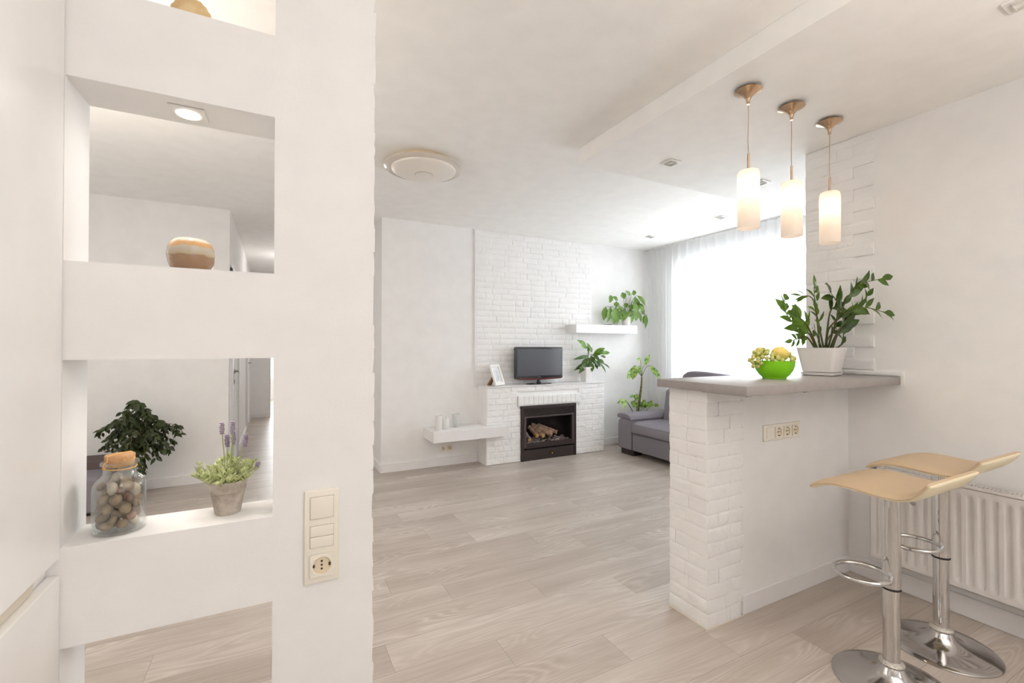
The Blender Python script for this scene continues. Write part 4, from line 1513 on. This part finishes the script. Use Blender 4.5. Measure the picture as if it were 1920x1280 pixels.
for (a, b, r, m) in logs:
    A = Vector((x_at(a[0]), a[2], z_at(a[1], a[0])))
    B = Vector((x_at(b[0]), b[2], z_at(b[1], b[0])))
    n = 8
    P = [A.lerp(B, i / n) + Vector((0.004 * math.sin(i * 1.3), 0, 0.004 * math.cos(i * 1.7))) for i in range(n + 1)]
    mb = MB().tube(P, [r * (1 + 0.14 * math.sin(i * 2.1 + r * 900)) for i in range(n + 1)], 10)
    for fi_ in (len(mb.f) - 2, len(mb.f) - 1):
        mb.mi[fi_] = 1
    mb.build('log', [m if m is not LOGEND else LOG, LOGEND], fi, angle=50)

# --- television
tv = thing('television', 'black flat screen television on a small oval stand on the mantel', 'television', (2.728, 4.585, 0.8485))
hw = 0.3205
out = [(-hw + 0.016, 0.432), (hw - 0.016, 0.432), (hw - 0.004, 0.427), (hw, 0.415), (hw, 0.075), (hw - 0.008, 0.062), (hw - 0.03, 0.056), (0.1, 0.05), (0, 0.0485), (-0.1, 0.05), (-hw + 0.03, 0.056), (-hw + 0.008, 0.062), (-hw, 0.075), (-hw, 0.415), (-hw + 0.004, 0.427)]
MB().prism(out, 'y', -0.022, 0.02).build('bezel', TVB, tv, smooth=False, bevel=0.004)
MB().prism([(-0.25, 0.38), (0.25, 0.38), (0.22, 0.12), (-0.22, 0.12)], 'y', 0.02, 0.05).build('back_cover', TVB, tv, smooth=False)
MB().box(-hw + 0.024, hw - 0.024, -0.0235, -0.0215, 0.098, 0.405).build('screen', TVS, tv, smooth=False)
MB().prism([(-hw + 0.012, 0.066), (-0.1, 0.0545), (0, 0.053), (0.1, 0.0545), (hw - 0.012, 0.066), (hw - 0.016, 0.073), (0, 0.064), (-hw + 0.016, 0.073)], 'y', -0.0236, -0.0212).build('red_lower_edge', TVR, tv, smooth=False)
mk = MB()
for k in range(7):
    mk.box(-0.021 + k * 0.006, -0.017 + k * 0.006, -0.0238, -0.0215, 0.079, 0.085)
mk.build('grey_mark', TVG, tv, smooth=False)
MB().tube([(0, 0.0, 0.01), (0, 0.004, 0.04), (0, 0.006, 0.07)], [0.03, 0.016, 0.02], 20).build('neck', TVB, tv)
MB().lathe([(0.0, 0.0), (0.17, 0.0), (0.175, 0.003), (0.165, 0.008), (0.06, 0.012), (0.0, 0.013)], 56, sy=0.48).build('foot', TVB, tv)

# --- photo frame
pf = thing('photo_frame', 'white photo frame leaning on a brown easel leg at the mantel left end', 'picture frame', (2.197, 4.535, 0.8485), math.radians(30.7))
RT = Matrix.Rotation(math.radians(-20), 3, 'X')


def tilt(mb):
    mb.v = [tuple(RT @ Vector(v) + Vector((0, 0.0, 0.006))) for v in mb.v]
    return mb


fm = MB()
a, b = 0.09, 0.24
for x0, x1, z0, z1 in ((-a, a, 0, 0.03), (-a, a, b - 0.03, b), (-a, -a + 0.03, 0.03, b - 0.03), (a - 0.03, a, 0.03, b - 0.03)):
    fm.box(x0, x1, -0.016, 0.006, z0, z1)
tilt(fm).build('frame', FRAMEW, pf, smooth=False, bevel=0.002)
tilt(MB().box(-a + 0.02, a - 0.02, -0.004, 0.004, 0.02, b - 0.02)).build('mount', FRAMEW, pf, smooth=False)
tilt(MB().box(-a + 0.045, a - 0.045, -0.006, -0.003, 0.045, b - 0.045)).build('print', PRINT, pf, smooth=False)
lg_ = MB()
top = RT @ Vector((0, 0.008, 0.14)) + Vector((0, 0, 0.006))
lg_.prism([(top.y, top.z), (top.y + 0.012, top.z - 0.004), (0.15, 0.012), (0.15, 0.001), (0.128, 0.001)], 'x', -0.025, 0.025)
lg_.build('easel_leg', WOODB, pf, smooth=False)

# --- shelves
ls = thing('floating_shelf', 'low white box shelf on the wall left of the fireplace', 'shelf', (1.8, 4.53, 0.325))
MB().prism([(1.385 - 1.8, 4.36 - 4.53), (2.225 - 1.8, 4.36 - 4.53), (2.225 - 1.8, 4.4555 - 4.53), (2.0075 - 1.8, 4.4555 - 4.53), (2.0075 - 1.8, 4.7065 - 4.53), (1.385 - 1.8, 4.7065 - 4.53)], 'z', 0, 0.107).build('box', TRIM, ls, smooth=False, bevel=0.002)
us = thing('floating_shelf', 'upper white box shelf on the wall, carrying the drooping plant', 'shelf', (3.68, 4.6, 1.449))
MB().box(3.2 - 3.68, 4.165 - 3.68, 4.497 - 4.6, 4.696 - 4.6, 0, 0.106).build('box', TRIM, us, smooth=False, bevel=0.002)

ZS = 0.4325
c = thing('candle', 'tall white candle, front left of the candles on the low shelf', 'candle', (1.475, 4.468, ZS), 0, 'candles on the low shelf')
MB().lathe([(0.0, 0.0), (0.033, 0.0), (0.0345, 0.003), (0.0345, 0.115), (0.036, 0.125), (0.036, 0.15), (0.033, 0.15), (0.031, 0.13), (0.0, 0.128)], 36).build('wax', WAX, c)
MB().tube([(0, 0, 0.127), (0.001, 0, 0.142)], 0.0012, 6).build('wick', HOLE, c)
c = thing('candle', 'short white candle, between the tall candle and the glass holder on the low shelf', 'candle', (1.562, 4.502, ZS), 0, 'candles on the low shelf')
MB().lathe([(0.0, 0.0), (0.0315, 0.0), (0.033, 0.003), (0.033, 0.105), (0.031, 0.109), (0.022, 0.107), (0.0, 0.104)], 36).build('wax', WAX, c)
MB().tube([(0, 0, 0.104), (0.001, 0, 0.118)], 0.0012, 6).build('wick', HOLE, c)
c = thing('candle_holder', 'frosted glass tumbler at the back of the low shelf', 'candle holder', (1.7, 4.575, ZS))
MB().lathe([(0.0, 0.0), (0.031, 0.0), (0.033, 0.004), (0.042, 0.135), (0.0395, 0.135), (0.0305, 0.012), (0.0, 0.01)], 36).build('glass', FROST, c)
MB().lathe([(0.0, 0.011), (0.028, 0.0112), (0.03, 0.05), (0.0, 0.048)], 28).build('wax', WAX, c)

# --- plants of the living room
FACE = (0, -1, 0.35)


def unit_plant(mb, base, Y, org, sc, items, seed, fold=0.25, jitter=0.05, ymax=9, grow=1.0):
    """items: leaves as (x0,y0,x1,y1,width) in close-up units (origin org, sc units per pixel) around depth Y"""
    rnd = random.Random(seed)
    outp = []
    base = Vector(base)
    for it in items:
        x0, y0, x1, y1, wd = it[:5]
        d0 = rnd.uniform(-jitter, jitter) * 0.6
        d1 = min(d0 + rnd.uniform(-jitter, jitter * 0.4), ymax - Y)
        if len(it) > 5:
            d0, d1 = it[5] * 0.6, it[5]
        a = at(org[0] + x0 / sc, org[1] + y0 / sc, Y + d0) - base
        b = at(org[0] + x1 / sc, org[1] + y1 / sc, Y + d1) - base
        w_ = wd / sc * (fw.dot(a + base - Vector((0, 0, 1.3)))) / FPX * grow
        mb.leaf(a, b, w_, (rnd.uniform(-0.9, 0.1), -1, rnd.uniform(0.1, 0.6)), rnd.uniform(0.0, 0.22), fold, 8, 0.9)
        outp.append((a, b))
    return outp


KC = 1.03 / 1000
cp = thing('potted_plant', 'bushy potted plant with long pointed leaves and white tapered pot on the mantel', 'plant', (3.4, 4.575, 0.8485))
CB, CO = (3.4, 4.575, 0.8485), (860, 620)
taper_pot(cp, 'pot', POTW, 0.042, 0.066, 0.185, 0.15, rz=RZ)
MB().lathe([(0.0, 0.172), (0.05, 0.168), (0.0, 0.16)], 20).build('soil', SOIL, cp)
z0 = 0.185
dk = MB()
unit_plant(dk, CB, 4.575, CO, 6.4, [(1560, 300, 1375, 345, 38), (1590, 330, 1500, 365, 36), (1530, 390, 1440, 515, 55), (1550, 375, 1380, 478, 42), (1595, 385, 1600, 495, 50), (1640, 370, 1665, 460, 40), (1660, 345, 1750, 398, 50), (1680, 380, 1765, 510, 26), (1720, 385, 1815, 455, 20), (1620, 350, 1700, 435, 46), (1560, 330, 1470, 400, 46), (1700, 300, 1765, 322, 30), (1560, 400, 1530, 450, 50), (1600, 320, 1560, 420, 46), (1580, 300, 1640, 400, 46), (1610, 280, 1690, 360, 40), (1550, 260, 1530, 180, 40)], 2, ymax=4.68, grow=1.15)
dk.build('dark_leaves', LEAFD, cp, angle=80)
yl = MB()
unit_plant(yl, CB, 4.575, CO, 6.4, [(1530, 180, 1420, 112, 46), (1540, 205, 1460, 178, 36), (1565, 250, 1540, 145, 52), (1595, 260, 1570, 185, 36), (1625, 260, 1757, 208, 46), (1690, 275, 1815, 264, 46), (1640, 300, 1740, 235, 46), (1600, 300, 1690, 260, 40)], 3, ymax=4.68, grow=1.15)
yl.build('pale_leaves', LEAFY, cp, angle=80)
sm = MB()
for (x, y) in ((1560, 250), (1600, 280), (1640, 300), (1555, 330), (1680, 350)):
    e = at(CO[0] + x / 6.4, CO[1] + y / 6.4, 4.575) - Vector(CB)
    sm.tube(spl([(0, 0, 0.165), Vector((0, 0, 0.165)).lerp(e, 0.5), e], 5), 0.005, 7)
sm.build('stems', STEMG, cp)

KS = 0.765 / 1000
sl = thing('potted_plant', 'leafy plant with drooping broad leaves in a white pot on the upper shelf', 'plant', (4.04, 4.59, 1.5555))
SB = (4.04, 4.59, 1.5555)
MB().lathe([(0.0, 0.0), (0.045, 0.0), (0.048, 0.004), (0.066, 0.115), (0.062, 0.115), (0.058, 0.1), (0.0, 0.098)], 36, c=(0.01, 0, 0)).build('pot', POTW, sl)
MB().lathe([(0.0, 0.104), (0.058, 0.1), (0.0, 0.098)], 24, c=(0.01, 0, 0)).build('soil', SOIL, sl)
items = [(690, 500, 655, 740, 95), (775, 500, 715, 772, 80), (865, 505, 822, 802, 150), (1000, 550, 980, 755, 130), (1110, 530, 1120, 722, 125), (1190, 330, 1245, 590, 100), (1230, 310, 1372, 480, 90), (1250, 430, 1330, 610, 100), (1220, 560, 1205, 745, 95), (1390, 640, 1372, 880, 48), (1365, 640, 1332, 802, 46), (870, 420, 880, 512, 75), (785, 305, 752, 438, 75), (975, 255, 1012, 372, 80), (1040, 225, 1112, 312, 48), (1172, 215, 1176, 312, 62), (805, 330, 905, 402, 56), (900, 640, 892, 792, 50), (1270, 600, 1297, 772, 45), (1160, 640, 1122, 792, 45), (950, 600, 938, 722, 70), (1085, 480, 1180, 542, 80), (1180, 420, 1200, 640, 95), (1290, 520, 1350, 640, 60), (960, 500, 900, 560, 70), (1020, 440, 1060, 520, 70)]
lf = MB()
prs = unit_plant(lf, SB, 4.57, (1060, 520), 9.145, items, 6, jitter=0.07, fold=0.3, ymax=4.66, grow=1.25)
lf.build('leaves', LEAFS, sl, angle=80)
sm = MB()
for (a, b) in prs:
    s0 = Vector((0.01 + a.x * 0.08, 0.0, 0.1))
    mid = s0.lerp(a, 0.6) + Vector((0, 0, 0.03 + 0.04 * random.Random(a.x).random()))
    sm.tube(spl([s0, mid, a], 5), 0.0026, 6)
sm.build('petioles', STEMG, sl)
MB().lathe([(0.0, 0.0), (0.052, 0.0), (0.056, 0.008), (0.052, 0.01), (0.0, 0.006)], 32, (0, 0, 0)).build('dish', DARKWOOD, tag(thing('saucer', 'flat dark dish lying on the upper shelf left of the drooping plant', 'dish', (3.76, 4.6, 1.5555))))

KD = 0.742 / 1000
dp = thing('potted_plant', 'tall spotted leaf plant on a cane stem standing behind the sofa arm', 'plant', (4.18, 4.52, 0.0))
DB, DO = Vector((4.18, 4.52, 0.0)), (1140, 640)
MB().lathe([(0.0, 0.0), (0.09, 0.0), (0.1, 0.01), (0.13, 0.3), (0.125, 0.3), (0.118, 0.27), (0.0, 0.265)], 40).build('pot', POTW, dp)
MB().lathe([(0.0, 0.28), (0.118, 0.27), (0.0, 0.262)], 24).build('soil', SOIL, dp)
ZB = 0.558
D_ = lambda x, y, d=0.0: at(DO[0] + x / 9.143, DO[1] + y / 9.143, 4.5 + d) - DB
MB().tube(spl([(0.0, 0, 0.268), D_(535, 1030), D_(560, 860), D_(575, 720), D_(578, 600)], 6), [0.014, 0.014, 0.0145, 0.0145, 0.015, 0.015, 0.016, 0.0165, 0.0165, 0.016, 0.0155, 0.015, 0.0145, 0.014, 0.0135, 0.013, 0.0125, 0.012, 0.011, 0.0105, 0.01, 0.0095, 0.009, 0.0085, 0.008], 10).build('cane', CANE, dp)
items = [(612, 412, 712, 222, 75), (552, 318, 482, 300, 60), (455, 408, 420, 655, 125), (385, 470, 335, 668, 80), (715, 408, 905, 645, 85, -0.26), (540, 410, 530, 560, 60),
         (330, 1030, 148, 1055, 95), (535, 985, 430, 925, 100), (470, 1010, 430, 1130, 120), (540, 1060, 500, 1140, 110), (650, 1020, 560, 1075, 90), (690, 1040, 775, 1085, 90, -0.08), (640, 1070, 770, 1110, 80, -0.1), (780, 1085, 880, 1102, 60, -0.12), (450, 930, 350, 960, 45), (610, 1060, 650, 1140, 100), (310, 1030, 255, 1150, 60), (560, 1040, 620, 1130, 90)]
lf = MB()
prs = unit_plant(lf, DB, 4.5, DO, 9.143, items, 14, jitter=0.04, fold=0.25, ymax=4.66, grow=1.1)
lf.build('leaves', LEAFV, dp, angle=80)
sm = MB()
for i, (a, b) in enumerate(prs):
    s0 = D_(578, 600) if i < 6 else Vector((0.01 * (i % 3 - 1), 0.0, 0.28))
    mid = s0.lerp(a, 0.55) + Vector((0, 0, 0.035))
    sm.tube(spl([s0, mid, a], 5), 0.003, 6)
sm.build('petioles', STEMG, dp)

# --- weeping fig seen through the lower niche
KF = 0.896 / 1000
fg = thing('weeping_fig', 'dark leaved weeping fig in a pot on the floor against the far wall', 'plant', (-1.07, 4.85, 0.0))
FB = Vector((-1.07, 4.85, 0.0))
MB().lathe([(0.0, 0.0), (0.07, 0.0), (0.078, 0.006), (0.09, 0.17), (0.086, 0.17), (0.082, 0.155), (0.0, 0.153)], 36).build('pot', TRUNK, fg)
MB().lathe([(0.0, 0.162), (0.082, 0.156), (0.0, 0.152)], 24).build('soil', SOIL, fg)
G_ = lambda x, y, d=0.0: at(160 + x / 4.922, 660 + y / 4.922, 4.85 + d) - FB
trk = spl([(0, 0, 0.155), G_(460, 1000), G_(470, 850), G_(490, 700), G_(480, 560)], 5)
rnd = random.Random(23)
MB().tube(trk, [0.012 - 0.009 * i / (len(trk) - 1) for i in range(len(trk))], 8).build('trunk', TRUNK, fg)
ends = [(430, 480), (500, 480), (290, 625), (285, 662), (130, 750), (170, 710), (150, 920), (200, 860), (240, 930), (330, 900), (400, 950), (560, 985), (540, 1100), (490, 1080), (650, 965), (690, 900), (770, 890), (730, 870), (860, 745), (850, 675), (800, 820), (690, 640), (570, 540), (600, 600), (350, 560), (420, 640), (380, 760), (540, 740), (600, 800), (300, 780), (660, 760), (740, 700), (460, 900), (520, 900)]
br, lf = MB(), MB()
for e in ends:
    d = rnd.uniform(-0.16, 0.16)
    E_ = G_(e[0], e[1], d)
    sidx = min(len(trk) - 1, max(6, int(len(trk) * (0.35 + 0.55 * rnd.random()))))
    s0 = trk[sidx]
    mid = s0.lerp(E_, 0.55) + Vector((0, 0, 0.05 + 0.03 * rnd.random()))
    P = spl([s0, mid, E_], 6)
    br.tube(P, 0.0022, 5)
    n = len(P)
    for i in range(3, n):
        for s_ in range(3):
            p0 = P[i] + Vector((rnd.uniform(-1, 1), rnd.uniform(-1, 1), rnd.uniform(-1, 1))) * 0.012
            an = rnd.uniform(0, 2 * PI)
            dirv = Vector((math.cos(an) * 0.6 + (E_.x - s0.x) * 1.2, math.sin(an) * 0.5, rnd.uniform(-1.1, -0.15))).normalized()
            L = rnd.uniform(0.045, 0.068)
            p1 = p0 + dirv * L
            if FB.x + min(p0.x, p1.x) < -1.15 and min(p0.z, p1.z) < 0.39:
                continue
            lf.leaf(p0, p1, L * 0.42, (rnd.uniform(-1, 1), -1, 0.6), 0.15, 0.3, 5, 0.75)
br.build('branches', TRUNK, fg)
lf.build('leaves', LEAFF, fg, angle=80)

# --- sofa by the window
sx0, sx1, sy0, sy1 = 3.708, 4.42, 1.95, 4.345
sf = thing('sofa', 'grey fabric sofa under the curtained window, partly hidden by the bar pillar', 'sofa', ((sx0 + sx1) / 2, (sy0 + sy1) / 2, 0))
ax_, ay_ = -(sx0 + sx1) / 2, -(sy0 + sy1) / 2
MB().rbox(sx0 + 0.012 + ax_, sx1 + ax_, sy0 + ay_, 4.105 + ay_, 0.062, 0.262, 0.012).build('base', FABRIC, sf)
arm = [(4.112, 0.062), (4.112, 0.41), (4.16, 0.425), (4.3, 0.42), (4.333, 0.39), (4.345, 0.33), (4.345, 0.15), (4.335, 0.085), (4.31, 0.062)]
MB().prism([(y + ay_, z) for y, z in arm], 'x', sx0 + ax_, sx1 + ax_).build('armrest', FABRIC, sf, bevel=0.015, angle=30)
pad_ = [(4.11, 0.405), (4.107, 0.43), (4.125, 0.462), (4.18, 0.482), (4.26, 0.486), (4.33, 0.475), (4.352, 0.455), (4.35, 0.432), (4.335, 0.422), (4.24, 0.424), (4.16, 0.42)]
MB().prism([(y + ay_, z) for y, z in pad_], 'x', sx0 - 0.008 + ax_, sx1 + ax_).build('arm_pad', FABRIC, sf, bevel=0.018, angle=30)
cu = [(3.7, 0.268), (3.694, 0.3), (3.7, 0.345), (3.72, 0.378), (3.77, 0.396), (3.9, 0.402), (4.25, 0.40), (4.3, 0.39), (4.3, 0.268)]
MB().prism([(x + ax_, z) for x, z in cu], 'y', 3.04 + ay_, 4.104 + ay_).build('seat_cushion', FABRIC, sf, bevel=0.02, angle=30)
MB().prism([(x + ax_, z) for x, z in cu], 'y', 1.96 + ay_, 3.03 + ay_).build('seat_cushion', FABRIC, sf, bevel=0.02, angle=30)
bk_ = [(4.2, 0.4), (4.25, 0.74), (4.3, 0.78), (4.4, 0.78), (4.42, 0.7), (4.42, 0.3), (4.2, 0.3)]
MB().prism([(x + ax_, z) for x, z in bk_], 'y', 1.97 + ay_, 4.1 + ay_).build('backrest', FABRIC, sf, bevel=0.02, angle=30)
hr = [(3.9, 0.77), (3.885, 0.9), (3.86, 0.955), (3.8, 0.992), (3.7, 1.004), (3.55, 1.0), (3.3, 0.985), (3.05, 0.95), (3.0, 0.92), (2.99, 0.77)]
MB().prism([(y + ay_, z) for y, z in hr], 'x', 4.28 + ax_, 4.38 + ax_).build('headrest', FABRIC, sf, bevel=0.02, angle=30)
for (x, y) in ((sx0 + 0.012, 4.085), (sx0 + 0.012, 1.98), (4.24, 4.085), (4.24, 1.98)):
    MB().rbox(x + ax_, x + 0.14 + ax_, y + ay_, y + 0.21 + ay_, 0, 0.061, 0.003, 1).build('foot', DARKWOOD, sf)

s3 = thing('sofa', 'end of a low grey sofa at the far wall, beside the weeping fig', 'sofa', (-1.75, 4.75, 0))
MB().prism([(-0.45, 0.02), (0.525, 0.02), (0.54, 0.04), (0.54, 0.34), (0.52, 0.365), (-0.45, 0.365)], 'y', 0.06, 0.3).build('backrest', FABRICB, s3, bevel=0.01, angle=30)
MB().prism([(-0.45, 0.025), (0.555, 0.025), (0.57, 0.05), (0.575, 0.22), (0.565, 0.26), (0.54, 0.285), (0.49, 0.297), (-0.45, 0.297)], 'y', -0.24, 0.058).build('seat', FABRIC, s3, bevel=0.02, angle=30)
MB().box(-0.42, 0.5, -0.2, 0.28, 0.0, 0.024).build('plinth', DARKWOOD, s3, smooth=False)

# --- sheer curtain
V, F = [], []
ny, nz = 420, 10
for i in range(ny + 1):
    y = 1.72 + (4.655 - 1.72) * i / ny
    s_ = y * 1.0
    amp = 0.026 + 0.010 * math.sin(s_ * 5.1)
    ph = s_ * 2 * PI / 0.105 + 1.6 * math.sin(s_ * 4.3) + 1.1 * math.sin(s_ * 9.7 + 1)
    for j in range(nz + 1):
        t_ = j / nz
        z = 0.02 + (ZC - 0.022) * t_
        x = 4.505 + amp * (1.1 - 0.45 * t_) * math.sin(ph + 0.25 * math.sin(t_ * 2.2 + s_)) + 0.006 * math.sin(s_ * 31 + t_ * 2)
        V.append((x, y, z))
W = nz + 1
for i in range(ny):
    for j in range(nz):
        F.append((i * W + j, (i + 1) * W + j, (i + 1) * W + j + 1, i * W + j + 1))
cu_ = thing('curtain', 'white sheer floor length curtain drawn across the bright window', 'curtain', (4.505, 3.2, 0))
o = MB().add([(x - 4.505, y - 3.2, z) for x, y, z in V], F).build('sheer_panel', CURTAIN, cu_, angle=80)
MB().box(4.49 - 4.505, 4.52 - 4.505, 1.7 - 3.2, 4.69 - 3.2, ZC - 0.012, ZC - 0.001).build('curtain_rail', TRIM, cu_, smooth=False)
